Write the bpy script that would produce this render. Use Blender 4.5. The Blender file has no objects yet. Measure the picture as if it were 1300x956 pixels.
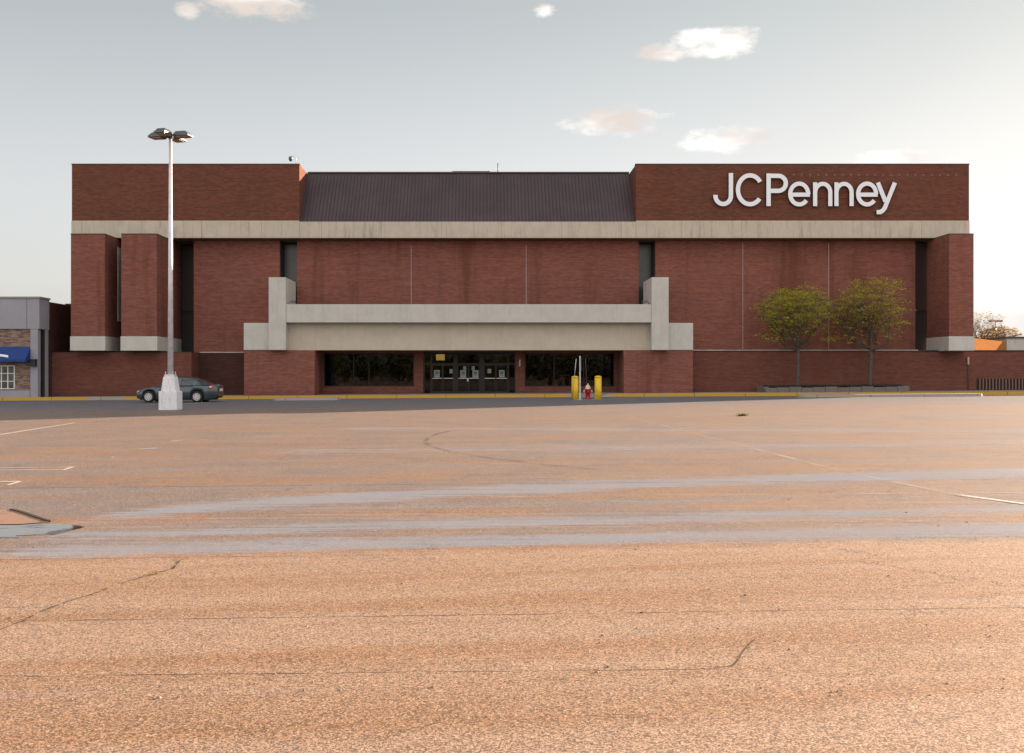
import bpy, bmesh, math, random
from mathutils import Vector, Matrix
R = math.radians
random.seed(7)
S = bpy.context.scene
COL = S.collection

# ---------------------------------------------------------------- camera
F = 1250.0; CX = 615.0; HY = 475.0; EYE = 1.45
cam_d = bpy.data.cameras.new('camera'); cam = bpy.data.objects.new('camera', cam_d); COL.objects.link(cam)
cam_d.sensor_width = 36.0; cam_d.lens = 36.0 * F / 1300.0
cam_d.shift_x = 35.0 / 1300.0; cam_d.shift_y = -3.0 / 1300.0
cam_d.clip_end = 9000; cam_d.clip_start = 0.05
cam.location = (0, 0, EYE); cam.rotation_euler = (R(90), 0, 0)
S.camera = cam

# ---------------------------------------------------------------- light
SUN_EL = 13.0; SUN_AZ = 33.0            # azimuth measured from +x towards +y
SKY_STRENGTH = 0.148; SUN_STRENGTH = 4.7; EXPOSURE = 1.90
S.view_settings.view_transform = 'Standard'; S.view_settings.look = 'None'
S.view_settings.exposure = EXPOSURE; S.view_settings.gamma = 1.0
sd = bpy.data.lights.new('sun', 'SUN'); sun = bpy.data.objects.new('sun', sd); COL.objects.link(sun)
sd.energy = SUN_STRENGTH; sd.angle = R(0.55); sd.color = (1.0, 0.73, 0.53)
sv = Vector((math.cos(R(SUN_EL))*math.cos(R(SUN_AZ)), math.cos(R(SUN_EL))*math.sin(R(SUN_AZ)), math.sin(R(SUN_EL))))
sun.rotation_euler = sv.to_track_quat('Z', 'Y').to_euler()
sun.location = (60, 40, 40)

# node helpers -----------------------------------------------------------
class NT:
    def __init__(s, tree): s.t = tree; s.n = tree.nodes; s.l = tree.links
    def node(s, kind, **kw):
        n = s.n.new(kind)
        for k, v in kw.items(): setattr(n, k, v)
        return n
    def put(s, sock, v):
        if v is None: return
        if isinstance(v, bpy.types.NodeSocket): s.l.new(v, sock)
        else:
            if sock.type == 'RGBA' and not isinstance(v, (int, float)) and len(v) == 3: v = (*v, 1)
            sock.default_value = v
    def m(s, op, a, b=None, c=None, clamp=False):
        n = s.node('ShaderNodeMath', operation=op); n.use_clamp = clamp
        s.put(n.inputs[0], a); s.put(n.inputs[1], b); s.put(n.inputs[2], c)
        return n.outputs[0]
    def mix(s, f, a, b, mode='MIX'):
        n = s.node('ShaderNodeMix', data_type='RGBA', blend_type=mode)
        s.put(n.inputs[0], f); s.put(n.inputs[6], a); s.put(n.inputs[7], b)
        return n.outputs[2]
    def ramp(s, f, lo, hi, a=0.0, b=1.0):
        n = s.node('ShaderNodeMapRange'); n.interpolation_type = 'SMOOTHSTEP'
        s.put(n.inputs[0], f); s.put(n.inputs[1], lo); s.put(n.inputs[2], hi); s.put(n.inputs[3], a); s.put(n.inputs[4], b)
        return n.outputs[0]
    def xyz(s, v):
        n = s.node('ShaderNodeSeparateXYZ'); s.put(n.inputs[0], v); return n.outputs
    def comb(s, x, y, z=0.0):
        n = s.node('ShaderNodeCombineXYZ'); s.put(n.inputs[0], x); s.put(n.inputs[1], y); s.put(n.inputs[2], z); return n.outputs[0]
    def noise(s, v, scale, detail=3.0, rough=0.55, dim='3D'):
        n = s.node('ShaderNodeTexNoise'); n.noise_dimensions = dim
        s.put(n.inputs['Vector'], v); n.inputs['Scale'].default_value = scale
        n.inputs['Detail'].default_value = detail; n.inputs['Roughness'].default_value = rough
        return n.outputs[0]
    def bump(s, h, strength, dist, normal=None):
        n = s.node('ShaderNodeBump'); n.inputs['Strength'].default_value = strength; n.inputs['Distance'].default_value = dist
        s.put(n.inputs['Height'], h)
        if normal is not None: s.put(n.inputs['Normal'], normal)
        return n.outputs[0]

# ---------------------------------------------------------------- world
W = bpy.data.worlds.new('World'); S.world = W; W.use_nodes = True
t = NT(W.node_tree); t.n.clear()
sky = t.node('ShaderNodeTexSky', sky_type='NISHITA'); sky.sun_disc = False
sky.sun_elevation = R(SUN_EL); sky.sun_rotation = R(90 - SUN_AZ)
sky.altitude = 50; sky.air_density = 1.0; sky.dust_density = 3.2; sky.ozone_density = 1.6
hs = t.node('ShaderNodeHueSaturation'); hs.inputs['Saturation'].default_value = 0.19
t.put(hs.inputs['Color'], sky.outputs[0])
geo = t.node('ShaderNodeTexCoord')
dx, dy, dz = t.xyz(geo.outputs['Generated'])
az = t.m('ARCTAN2', dx, dy); el = t.m('ARCSINE', dz)
dirv = t.comb(az, t.m('MULTIPLY', el, 2.2))
n1 = t.noise(dirv, 30.0, 9.0, 0.68); n2 = t.noise(dirv, 11.0, 3.0, 0.5)
wob = t.m('ADD', t.m('MULTIPLY', t.m('SUBTRACT', n1, 0.5), 3.6), t.m('MULTIPLY', t.m('ADD', t.m('SUBTRACT', n2, 0.5), 0.08), 1.5))
clouds = [(322, 5, 66, 19), (240, 13, 17, 11), (838, 66, 34, 12), (905, 54, 52, 17), (782, 153, 60, 17), (925, 178, 56, 15), (1132, 201, 54, 9), (692, 13, 15, 8)]
mask = None
for (px, py, rx, ry) in clouds:
    u = (px - CX)/F; v = (HY - py)/F
    a0 = math.atan2(u, 1.0); e0 = math.atan2(v, math.hypot(1, u))
    ex = t.m('DIVIDE', t.m('SUBTRACT', az, a0), rx/F*1.12); ey = t.m('DIVIDE', t.m('SUBTRACT', el, e0), ry/F*1.12)
    r2 = t.m('ADD', t.m('MULTIPLY', ex, ex), t.m('MULTIPLY', ey, ey))
    k = t.m('SUBTRACT', 1.0 if rx > 20 else 0.72, r2)
    mask = k if mask is None else t.m('MAXIMUM', mask, k)
cm = t.ramp(t.m('ADD', mask, wob), -0.05, 1.15)
near = t.ramp(mask, -1.6, 0.2)
cm = t.m('MULTIPLY', t.m('MULTIPLY', cm, near), 0.95)
ccol = t.mix(t.ramp(t.m('ADD', n2, t.m('MULTIPLY', az, 0.25)), 0.40, 0.60), (1.52, 1.34, 1.22), (2.1, 2.02, 1.94))
# low grey cloud bank behind, right
gb = t.m('MULTIPLY', t.ramp(az, 0.42, 0.56), t.m('MULTIPLY', t.ramp(el, 0.022, 0.034), t.ramp(el, 0.062, 0.05)))
# the milky evening sky is far more even than a clear one: compress its glow
cr, cg, cb = t.xyz(hs.outputs[0])
lum = t.m('ADD', t.m('MULTIPLY', cr, 0.35), t.m('ADD', t.m('MULTIPLY', cg, 0.45), t.m('MULTIPLY', cb, 0.2)))
vs = t.node('ShaderNodeVectorMath', operation='SCALE'); t.put(vs.inputs[0], hs.outputs[0]); t.put(vs.inputs['Scale'], t.m('DIVIDE', 2.42, t.m('ADD', lum, 1.75)))
grad = t.mix(1.0, vs.outputs[0], t.mix(t.ramp(dz, 0.08, 0.44), (1.0, 0.975, 0.96), (0.58, 0.615, 0.60)), 'MULTIPLY')
base = t.mix(t.m('MULTIPLY', gb, 0.75), grad, (1.15, 1.2, 1.28))
# unseen bright cloud added behind the camera to lift the shaded facade
bk = t.m('MULTIPLY', t.ramp(dy, 0.05, -0.35), t.ramp(t.noise(dirv, 3.0, 5.0, 0.6), 0.36, 0.56))
bk = t.m('MULTIPLY', bk, t.ramp(dz, 0.0, 0.08))
base = t.mix(t.m('MULTIPLY', bk, 0.8), base, (3.6, 3.3, 3.1))
fin = t.mix(cm, base, ccol)
bg = t.node('ShaderNodeBackground'); t.put(bg.inputs[0], fin); bg.inputs[1].default_value = SKY_STRENGTH
wo = t.node('ShaderNodeOutputWorld'); t.l.new(bg.outputs[0], wo.inputs[0])
CLOUDFIX = ccol

# ---------------------------------------------------------------- helpers
def X(px, Y): return (px - CX)/F*Y
def H(py, Y): return EYE + (HY - py)/F*Y
K = 0.0066
def g(x): return K*max(-60, min(60, x))
def GY(px, py): return EYE*F/((py - HY) + K*(px - CX))
def GP(px, py):
    Y = GY(px, py); return (X(px, Y), Y)

class MB:
    def __init__(s): s.bm = bmesh.new()
    def face(s, pts, mi=0):
        f = s.bm.faces.new([s.bm.verts.new(p) for p in pts]); f.material_index = mi; return f
    def box(s, x0, x1, y0, y1, z0, z1, mi=0):
        v = [s.bm.verts.new(p) for p in ((x0,y0,z0),(x1,y0,z0),(x1,y1,z0),(x0,y1,z0),(x0,y0,z1),(x1,y0,z1),(x1,y1,z1),(x0,y1,z1))]
        for q in ((0,3,2,1),(4,5,6,7),(0,1,5,4),(1,2,6,5),(2,3,7,6),(3,0,4,7)):
            f = s.bm.faces.new([v[i] for i in q]); f.material_index = mi
        return s
    def prism(s, pts, vec, mi=0):
        vec = Vector(vec); a = [s.bm.verts.new(p) for p in pts]; b = [s.bm.verts.new(Vector(p)+vec) for p in pts]
        n = len(pts)
        s.bm.faces.new(a).material_index = mi; s.bm.faces.new(b[::-1]).material_index = mi
        for i in range(n):
            s.bm.faces.new((a[i], b[i], b[(i+1)%n], a[(i+1)%n])).material_index = mi
        return s
    def tube(s, pts, rads, seg=10, mi=0, cap=True, smooth=True):
        pts = [Vector(p) for p in pts]
        if isinstance(rads, (int, float)): rads = [rads]*len(pts)
        rings = []; up = Vector((0.13, 0.31, 0.94)).normalized()
        for i, p in enumerate(pts):
            d = (pts[min(i+1, len(pts)-1)] - pts[max(i-1, 0)])
            if d.length < 1e-9: d = Vector((0,0,1))
            d.normalize()
            a = d.cross(up)
            if a.length < 0.05: a = d.cross(Vector((1,0,0)))
            a.normalize(); b = d.cross(a).normalized()
            rings.append([s.bm.verts.new(p + (a*math.cos(2*math.pi*k/seg) + b*math.sin(2*math.pi*k/seg))*rads[i]) for k in range(seg)])
        for i in range(len(rings)-1):
            for k in range(seg):
                f = s.bm.faces.new((rings[i][k], rings[i][(k+1)%seg], rings[i+1][(k+1)%seg], rings[i+1][k])); f.smooth = smooth; f.material_index = mi
        if cap:
            s.bm.faces.new(rings[0][::-1]).material_index = mi; s.bm.faces.new(rings[-1]).material_index = mi
        return s
    def lathe(s, c, prof, seg=20, mi=0, axis='Z'):
        c = Vector(c); rings = []
        for r, h in prof:
            ring = []
            for k in range(seg):
                a = 2*math.pi*k/seg
                if axis == 'Z': o = Vector((r*math.cos(a), r*math.sin(a), h))
                elif axis == 'Y': o = Vector((r*math.cos(a), h, r*math.sin(a)))
                else: o = Vector((h, r*math.cos(a), r*math.sin(a)))
                ring.append(s.bm.verts.new(c+o))
            rings.append(ring)
        for i in range(len(rings)-1):
            for k in range(seg):
                f = s.bm.faces.new((rings[i][k], rings[i][(k+1)%seg], rings[i+1][(k+1)%seg], rings[i+1][k])); f.smooth = True; f.material_index = mi
        s.bm.faces.new(rings[0][::-1]).material_index = mi; s.bm.faces.new(rings[-1]).material_index = mi
        return s
    def build(s, name, mats, parent=None, bevel=0.0, label=None):
        bmesh.ops.recalc_face_normals(s.bm, faces=s.bm.faces[:])
        me = bpy.data.meshes.new(name); s.bm.to_mesh(me); s.bm.free()
        o = bpy.data.objects.new(name, me); COL.objects.link(o)
        for m_ in (mats if isinstance(mats, (list, tuple)) else [mats]): me.materials.append(m_)
        if parent is not None:
            o.parent = parent
            o.matrix_parent_inverse = Matrix.Translation(-Vector(parent_loc(parent)))
        if bevel:
            b = o.modifiers.new('bevel', 'BEVEL'); b.width = bevel; b.segments = 2; b.limit_method = 'ANGLE'
        if label: o['label'] = label
        return o
def parent_loc(p):
    return Vector(p.location) if p.type == 'EMPTY' else Vector((0,0,0))
def tag(o, label, cat, group=None, kind=None):
    o['label'] = label; o['category'] = cat
    if group: o['group'] = group
    if kind: o['kind'] = kind
    return o
def thing(name, label, cat, loc=(0,0,0), group=None):
    o = bpy.data.objects.new(name, None); COL.objects.link(o); o.location = loc; o.empty_display_size = 0.3
    return tag(o, label, cat, group)
def setting(o):
    o['kind'] = 'structure'; return o

# ---------------------------------------------------------------- materials
def simple(name, col, rough=0.7, metal=0.0, var=0.0, vscale=3.0, bump=0.0, bscale=60.0, spec=0.5, coat=0.0):
    m_ = bpy.data.materials.new(name); m_.use_nodes = True; t = NT(m_.node_tree)
    b = t.n['Principled BSDF']; b.inputs['Roughness'].default_value = rough; b.inputs['Metallic'].default_value = metal
    b.inputs['Specular IOR Level'].default_value = spec; b.inputs['Coat Weight'].default_value = coat
    tc = t.node('ShaderNodeTexCoord').outputs['Object']
    if var:
        n = t.noise(tc, vscale, 5.0, 0.6)
        k = t.ramp(n, 0.3, 0.7, 1-var, 1+var)
        vm = t.node('ShaderNodeVectorMath', operation='SCALE'); vm.inputs[0].default_value = col; t.put(vm.inputs['Scale'], k)
        t.put(b.inputs['Base Color'], vm.outputs[0])
    else: t.put(b.inputs['Base Color'], col)
    if bump: t.put(b.inputs['Normal'], t.bump(t.noise(tc, bscale, 3.0), bump, 0.01))
    return m_

def brick_mat(name, c1, c2, mortar, pale=(0.30,0.17,0.15), pale_amt=0.3, stain=0.35):
    m_ = bpy.data.materials.new(name); m_.use_nodes = True; t = NT(m_.node_tree)
    b = t.n['Principled BSDF']; b.inputs['Roughness'].default_value = 0.88; b.inputs['Specular IOR Level'].default_value = 0.25
    x, y, z = t.xyz(t.node('ShaderNodeTexCoord').outputs['Object'])
    hx = t.m('ADD', x, y)
    uv = t.comb(hx, z)
    br = t.node('ShaderNodeTexBrick'); br.offset = 0.5
    t.put(br.inputs['Vector'], uv); br.inputs['Scale'].default_value = 1.0
    br.inputs['Brick Width'].default_value = 0.30; br.inputs['Row Height'].default_value = 0.085
    br.inputs['Mortar Size'].default_value = 0.008; br.inputs['Mortar Smooth'].default_value = 0.2; br.inputs['Bias'].default_value = 0.0
    t.put(br.inputs['Color1'], c1); t.put(br.inputs['Color2'], c2); t.put(br.inputs['Mortar'], mortar)
    # coursing streaks: runs of bricks of a different firing
    st = t.noise(t.comb(t.m('MULTIPLY', hx, 0.75), t.m('MULTIPLY', z, 17.0), t.m('MULTIPLY', y, 0.1)), 1.0, 5.0, 0.65)
    c = t.mix(t.m('MULTIPLY', t.ramp(st, 0.50, 0.72), pale_amt), br.outputs[0], pale)
    c = t.mix(t.m('MULTIPLY', t.ramp(st, 0.46, 0.30), 0.30), c, (0.07,0.028,0.022))
    big = t.noise(t.comb(t.m('MULTIPLY', hx, 0.16), t.m('MULTIPLY', z, 0.35)), 1.0, 3.0)
    c = t.mix(t.m('MULTIPLY', t.ramp(big, 0.38, 0.62), 0.35), c, t.mix(1.0, c, (1.25,1.12,1.1), 'MULTIPLY'))
    # damp run-down stains
    sn = t.noise(t.comb(t.m('MULTIPLY', hx, 0.42), t.m('MULTIPLY', z, 0.05)), 1.0, 4.0, 0.7)
    c = t.mix(t.m('MULTIPLY', t.ramp(sn, 0.50, 0.68), stain), c, (0.105,0.036,0.017))
    # damp soiling of the lowest courses
    lo = t.m('MULTIPLY', t.ramp(t.m('ADD', z, t.m('MULTIPLY', t.noise(t.comb(hx, z), 1.3), 0.9)), 1.1, 0.45), 0.35)
    c = t.mix(lo, c, (0.07,0.035,0.03))
    t.put(b.inputs['Base Color'], c)
    t.put(b.inputs['Normal'], t.bump(br.outputs['Fac'], 0.35, -0.006))
    return m_

def concrete_mat(name, col, streak=0.3, panel=0.0, grain=0.12):
    m_ = bpy.data.materials.new(name); m_.use_nodes = True; t = NT(m_.node_tree)
    b = t.n['Principled BSDF']; b.inputs['Roughness'].default_value = 0.85; b.inputs['Specular IOR Level'].default_value = 0.3
    co = t.node('ShaderNodeTexCoord').outputs['Object']
    x, y, z = t.xyz(co); hx = t.m('ADD', x, y)
    a = t.noise(co, 1.4, 6.0, 0.6)
    dark = tuple(v*0.72 for v in col)
    c = t.mix(t.m('MULTIPLY', t.ramp(a, 0.35, 0.7), 0.35), col, dark)
    s1 = t.noise(t.comb(t.m('MULTIPLY', hx, 2.6), t.m('MULTIPLY', z, 0.25)), 1.0, 6.0, 0.75)
    c = t.mix(t.m('MULTIPLY', t.ramp(s1, 0.52, 0.72), streak), c, (0.14,0.125,0.10))
    s2 = t.noise(t.comb(t.m('MULTIPLY', hx, 9.0), t.m('MULTIPLY', z, 0.6)), 1.0, 3.0)
    c = t.mix(t.m('MULTIPLY', t.ramp(s2, 0.5, 0.75), grain), c, (0.2,0.18,0.15))
    if panel:
        fr = t.m('FRACT', t.m('DIVIDE', t.m('ADD', x, 100.3), panel))
        ln = t.m('LESS_THAN', fr, 0.022/panel)
        c = t.mix(t.m('MULTIPLY', ln, 0.55), c, (0.07,0.065,0.055))
    t.put(b.inputs['Base Color'], c)
    t.put(b.inputs['Normal'], t.bump(t.noise(co, 40.0, 3.0), 0.12, 0.01))
    return m_

def glass_mat(name, tint, ior=1.35, refl=1.0):
    m_ = bpy.data.materials.new(name); m_.use_nodes = True; t = NT(m_.node_tree); t.n.clear()
    fr = t.node('ShaderNodeFresnel'); fr.inputs[0].default_value = ior
    tr = t.node('ShaderNodeBsdfTransparent'); t.put(tr.inputs[0], tint)
    gl = t.node('ShaderNodeBsdfGlossy'); gl.inputs['Roughness'].default_value = 0.02; t.put(gl.inputs[0], (0.9*refl,0.95*refl,1.0*refl))
    mx = t.node('ShaderNodeMixShader'); t.l.new(fr.outputs[0], mx.inputs[0]); t.l.new(tr.outputs[0], mx.inputs[1]); t.l.new(gl.outputs[0], mx.inputs[2])
    o = t.node('ShaderNodeOutputMaterial'); t.l.new(mx.outputs[0], o.inputs[0]); return m_

def emit_mat(name, col, s):
    m_ = bpy.data.materials.new(name); m_.use_nodes = True; t = NT(m_.node_tree)
    b = t.n['Principled BSDF']; t.put(b.inputs['Emission Color'], col); b.inputs['Emission Strength'].default_value = s; t.put(b.inputs['Base Color'], col)
    return m_

M = {}
M['brick'] = brick_mat('brick', (0.245,0.090,0.066), (0.165,0.060,0.045), (0.20,0.105,0.082), pale=(0.29,0.16,0.15), pale_amt=0.38, stain=0.6)
M['brick_top'] = brick_mat('brick_parapet', (0.165,0.060,0.036), (0.108,0.040,0.025), (0.13,0.068,0.05), pale=(0.22,0.10,0.07), pale_amt=0.3, stain=0.2)
M['brick_low'] = brick_mat('brick_low_wall', (0.165,0.060,0.044), (0.115,0.044,0.033), (0.15,0.07,0.055), pale=(0.25,0.11,0.09), pale_amt=0.3, stain=0.3)
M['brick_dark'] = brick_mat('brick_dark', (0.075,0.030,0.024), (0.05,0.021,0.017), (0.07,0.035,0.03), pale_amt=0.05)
M['band'] = concrete_mat('precast_band', (0.54,0.49,0.41), 0.5, panel=3.9, grain=0.25)
M['conc'] = concrete_mat('pale_concrete', (0.55,0.54,0.50), 0.18)
M['fascia'] = concrete_mat('pale_fascia', (0.55,0.495,0.40), 0.15)
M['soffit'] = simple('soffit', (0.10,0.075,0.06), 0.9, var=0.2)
M['joint'] = simple('joint_sealant', (0.36,0.27,0.27), 0.8, var=0.15)
M['metal_roof'] = simple('ribbed_metal_roof', (0.068,0.048,0.056), 0.5, metal=0.25, var=0.12, vscale=0.6)
M['coping'] = simple('coping_metal', (0.075,0.06,0.05), 0.5, metal=0.3)
M['flash'] = simple('flashing', (0.42,0.38,0.34), 0.6, var=0.25, vscale=1.0)
M['black'] = simple('black_metal', (0.012,0.012,0.013), 0.45)
M['dark'] = simple('dark_interior', (0.018,0.016,0.014), 0.9)
M['bronze'] = simple('bronze_frame', (0.022,0.019,0.017), 0.4, metal=0.5)
M['slot_glass'] = simple('slot_spandrel_glass', (0.085,0.10,0.10), 0.25, var=0.12, vscale=0.8)
M['slot_dark'] = simple('slot_dark_panel', (0.035,0.028,0.028), 0.3)
M['louvre'] = simple('grey_frame', (0.23,0.225,0.22), 0.5)
M['glass'] = glass_mat('shop_glass', (0.34,0.34,0.30), 1.42, 0.9)
M['letter'] = simple('sign_white', (0.80,0.86,0.93), 0.35)
M['letter_side'] = simple('sign_return', (0.02,0.03,0.045), 0.5)
M['disc'] = simple('anchor_patch', (0.21,0.105,0.09), 0.8)
M['paper'] = simple('paper', (0.36,0.38,0.36), 0.7)
M['print'] = simple('paper_print', (0.10,0.17,0.17), 0.7)
M['steel'] = simple('galvanised_pole', (0.66,0.66,0.70), 0.42, metal=0.1, var=0.12, vscale=4)
M['lamp_head'] = simple('lamp_housing', (0.10,0.11,0.13), 0.35, metal=0.4)
M['lamp_lens'] = simple('lamp_lens', (0.35,0.25,0.18), 0.25)
M['yellow'] = simple('yellow_paint', (0.75,0.50,0.02), 0.45, var=0.1, vscale=6)
M['red'] = simple('red_paint', (0.45,0.01,0.02), 0.4, var=0.1, vscale=12)
M['cream'] = simple('cream_paint', (0.75,0.60,0.48), 0.5)
M['mulch'] = simple('mulch', (0.016,0.013,0.011), 0.95, var=0.4, vscale=20, bump=0.6, bscale=30)
M['fascia_grey'] = simple('grey_panel', (0.29,0.295,0.335), 0.55, var=0.05, vscale=0.7)
M['awning'] = simple('blue_awning', (0.004,0.040,0.20), 0.7, var=0.1, vscale=2)
M['white'] = simple('white_paint', (0.75,0.75,0.73), 0.5)

def worn_white():
    m_ = bpy.data.materials.new('worn_white_concrete'); m_.use_nodes = True; t = NT(m_.node_tree)
    b = t.n['Principled BSDF']; b.inputs['Roughness'].default_value = 0.8
    co = t.node('ShaderNodeTexCoord').outputs['Object']
    n = t.noise(co, 9.0, 6.0, 0.7); x, y, z = t.xyz(co)
    n2_ = t.noise(t.comb(t.m('MULTIPLY', t.m('ADD', x, y), 14.0), t.m('MULTIPLY', z, 2.0)), 1.0, 3.0)
    c = t.mix(t.ramp(n, 0.61, 0.68), (0.76,0.76,0.80), (0.33,0.31,0.29))
    c = t.mix(t.m('MULTIPLY', t.ramp(n2_, 0.5, 0.7), 0.4), c, (0.36,0.35,0.35))
    t.put(b.inputs['Base Color'], c); t.put(b.inputs['Normal'], t.bump(n, 0.3, 0.01)); return m_
M['worn_white'] = worn_white()

def kerb_mat(name, paint, conc=(0.30,0.28,0.26), amt=0.56):
    m_ = bpy.data.materials.new(name); m_.use_nodes = True; t = NT(m_.node_tree)
    b = t.n['Principled BSDF']; b.inputs['Roughness'].default_value = 0.8
    co = t.node('ShaderNodeTexCoord').outputs['Object']
    n = t.noise(co, 2.2, 6.0, 0.7)
    c = t.mix(t.ramp(n, amt, amt+0.1), paint, conc)
    x, y, z = t.xyz(co)
    fr = t.m('FRACT', t.m('DIVIDE', t.m('ADD', x, 100.0), 3.05))
    c = t.mix(t.m('MULTIPLY', t.m('LESS_THAN', fr, 0.012), 0.8), c, (0.04,0.035,0.03))
    t.put(b.inputs['Base Color'], c); return m_
M['kerb_yellow'] = kerb_mat('kerb_yellow', (0.50,0.29,0.035))
M['kerb_plain'] = kerb_mat('kerb_plain', (0.33,0.30,0.28))
M['sidewalk'] = concrete_mat('sidewalk_concrete', (0.27,0.25,0.23), 0.15)

def asphalt():
    m_ = bpy.data.materials.new('asphalt'); m_.use_nodes = True; t = NT(m_.node_tree)
    b = t.n['Principled BSDF']
    co = t.node('ShaderNodeTexCoord').outputs['Object']
    x, y, z = t.xyz(co); xy = t.comb(x, y)
    grain = t.noise(xy, 125.0, 3.0, 0.7)
    vor = t.node('ShaderNodeTexVoronoi'); vor.inputs['Scale'].default_value = 115.0; t.put(vor.inputs['Vector'], xy)
    stone = vor.outputs['Color']; sr, sg_, sb = t.xyz(stone)
    patch = t.noise(xy, 0.55, 6.0, 0.65)
    streak = t.noise(t.comb(t.m('MULTIPLY', x, 0.10), t.m('MULTIPLY', t.m('SUBTRACT', y, t.m('MULTIPLY', x, 0.12)), 1.5)), 1.0, 6.0, 0.65)
    mid = t.noise(xy, 5.0, 5.0, 0.7)
    # two pavings meeting at a seam about 8.3 m out
    seam = t.m('ADD', t.m('SUBTRACT', y, t.m('MULTIPLY', x, 0.055)), t.m('MULTIPLY', t.m('SUBTRACT', t.noise(xy, 1.6, 6.0, 0.7), 0.5), 0.9))
    far = t.ramp(seam, 8.05, 8.40)
    nearc = t.mix(t.ramp(streak, 0.40, 0.64), (0.340,0.232,0.165), (0.285,0.165,0.094))
    farc = t.mix(t.ramp(streak, 0.42, 0.60), (0.200,0.165,0.150), (0.240,0.142,0.085))
    farc = t.mix(t.m('MULTIPLY', t.ramp(patch, 0.42, 0.62), 0.5), farc, (0.145,0.128,0.135))
    c = t.mix(far, nearc, farc)
    # blue-grey of the building's shadow painted into the asphalt along it
    shade_tint = t.ramp(t.m('ADD', y, t.m('MULTIPLY', patch, 3.0)), 38.0, 54.0)
    c = t.mix(t.m('MULTIPLY', shade_tint, 0.75), c, (0.105,0.128,0.17))
    rust = t.ramp(t.noise(t.comb(t.m('MULTIPLY', x, 0.5), t.m('MULTIPLY', y, 1.3)), 1.0, 6.0, 0.7), 0.60, 0.74)
    c = t.mix(t.m('MULTIPLY', rust, 0.35), c, (0.30,0.12,0.045))
    oil = t.ramp(t.noise(xy, 1.1, 2.0, 0.5), 0.70, 0.78)
    c = t.mix(t.m('MULTIPLY', oil, 0.4), c, (0.07,0.055,0.045))
    gb_ = t.ramp(sr, 0.0, 1.0, 0.50, 1.58)
    vm = t.node('ShaderNodeVectorMath', operation='SCALE'); t.put(vm.inputs[0], c); t.put(vm.inputs['Scale'], gb_)
    c = vm.outputs[0]
    c = t.mix(t.m('MULTIPLY', t.ramp(grain, 0.49, 0.37), 0.85), c, (0.040,0.025,0.016))
    c = t.mix(t.m('MULTIPLY', t.ramp(sg_, 0.93, 0.98), 0.8), c, (0.55,0.45,0.34))
    c = t.mix(t.m('MULTIPLY', t.ramp(mid, 0.55, 0.75), 0.25), c, (0.09,0.06,0.045))
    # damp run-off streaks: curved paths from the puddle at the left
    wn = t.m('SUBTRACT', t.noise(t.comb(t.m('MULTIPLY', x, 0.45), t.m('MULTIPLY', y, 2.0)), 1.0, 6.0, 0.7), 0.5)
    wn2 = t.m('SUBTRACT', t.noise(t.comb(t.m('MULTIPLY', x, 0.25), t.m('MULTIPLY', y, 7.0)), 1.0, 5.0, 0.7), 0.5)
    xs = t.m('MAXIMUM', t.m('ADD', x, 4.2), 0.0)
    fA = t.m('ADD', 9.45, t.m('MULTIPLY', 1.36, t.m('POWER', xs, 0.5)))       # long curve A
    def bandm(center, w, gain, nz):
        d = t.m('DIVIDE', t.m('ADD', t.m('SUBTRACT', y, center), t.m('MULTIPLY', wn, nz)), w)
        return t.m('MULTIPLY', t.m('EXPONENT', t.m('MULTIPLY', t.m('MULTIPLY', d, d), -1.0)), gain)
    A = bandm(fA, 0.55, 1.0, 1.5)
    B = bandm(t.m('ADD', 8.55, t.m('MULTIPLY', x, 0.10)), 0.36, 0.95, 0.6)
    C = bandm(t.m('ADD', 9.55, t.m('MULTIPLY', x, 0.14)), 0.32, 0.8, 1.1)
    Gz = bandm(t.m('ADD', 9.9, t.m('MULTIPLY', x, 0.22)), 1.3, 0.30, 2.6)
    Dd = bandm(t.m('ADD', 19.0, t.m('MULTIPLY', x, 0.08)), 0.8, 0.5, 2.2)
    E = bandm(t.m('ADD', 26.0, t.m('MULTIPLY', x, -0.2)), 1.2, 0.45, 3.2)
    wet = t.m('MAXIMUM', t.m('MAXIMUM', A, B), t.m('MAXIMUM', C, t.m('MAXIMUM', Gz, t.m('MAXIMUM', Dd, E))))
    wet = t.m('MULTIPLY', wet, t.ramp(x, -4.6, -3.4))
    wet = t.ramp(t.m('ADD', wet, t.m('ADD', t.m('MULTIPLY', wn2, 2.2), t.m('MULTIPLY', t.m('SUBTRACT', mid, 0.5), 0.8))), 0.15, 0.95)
    wet_sheen = t.mix(0.55, t.mix(1.0, c, (0.88,1.05,1.32), 'MULTIPLY'), (0.32,0.36,0.44))  # sky sheen on the damp streaks painted in as pale blue-grey
    c = t.mix(t.m('MULTIPLY', wet, 0.85), c, wet_sheen)
    # transverse seams (paver joints)
    def seamline(y0, sl, w, xlo, xhi):
        jit = t.m('MULTIPLY', t.m('SUBTRACT', t.noise(xy, 7.0, 5.0, 0.75), 0.5), 0.06)
        d = t.m('ABSOLUTE', t.m('ADD', t.m('SUBTRACT', t.m('SUBTRACT', y, y0), t.m('MULTIPLY', x, sl)), jit))
        mk = t.ramp(d, w, w*0.3)
        mk = t.m('MULTIPLY', mk, t.m('MULTIPLY', t.ramp(x, xlo, xlo+0.1), t.ramp(x, xhi+0.1, xhi)))
        return t.m('MULTIPLY', mk, t.ramp(t.noise(xy, 2.3, 3.0), 0.38, 0.56, 0.15, 1.0))
    sm = t.m('MAXIMUM', seamline(5.93, 0.028, 0.012, -9, 9), seamline(4.80, 0.012, 0.011, -5, 1.25))
    vc = t.node('ShaderNodeTexVoronoi', feature='DISTANCE_TO_EDGE'); vc.inputs['Scale'].default_value = 0.42
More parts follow.
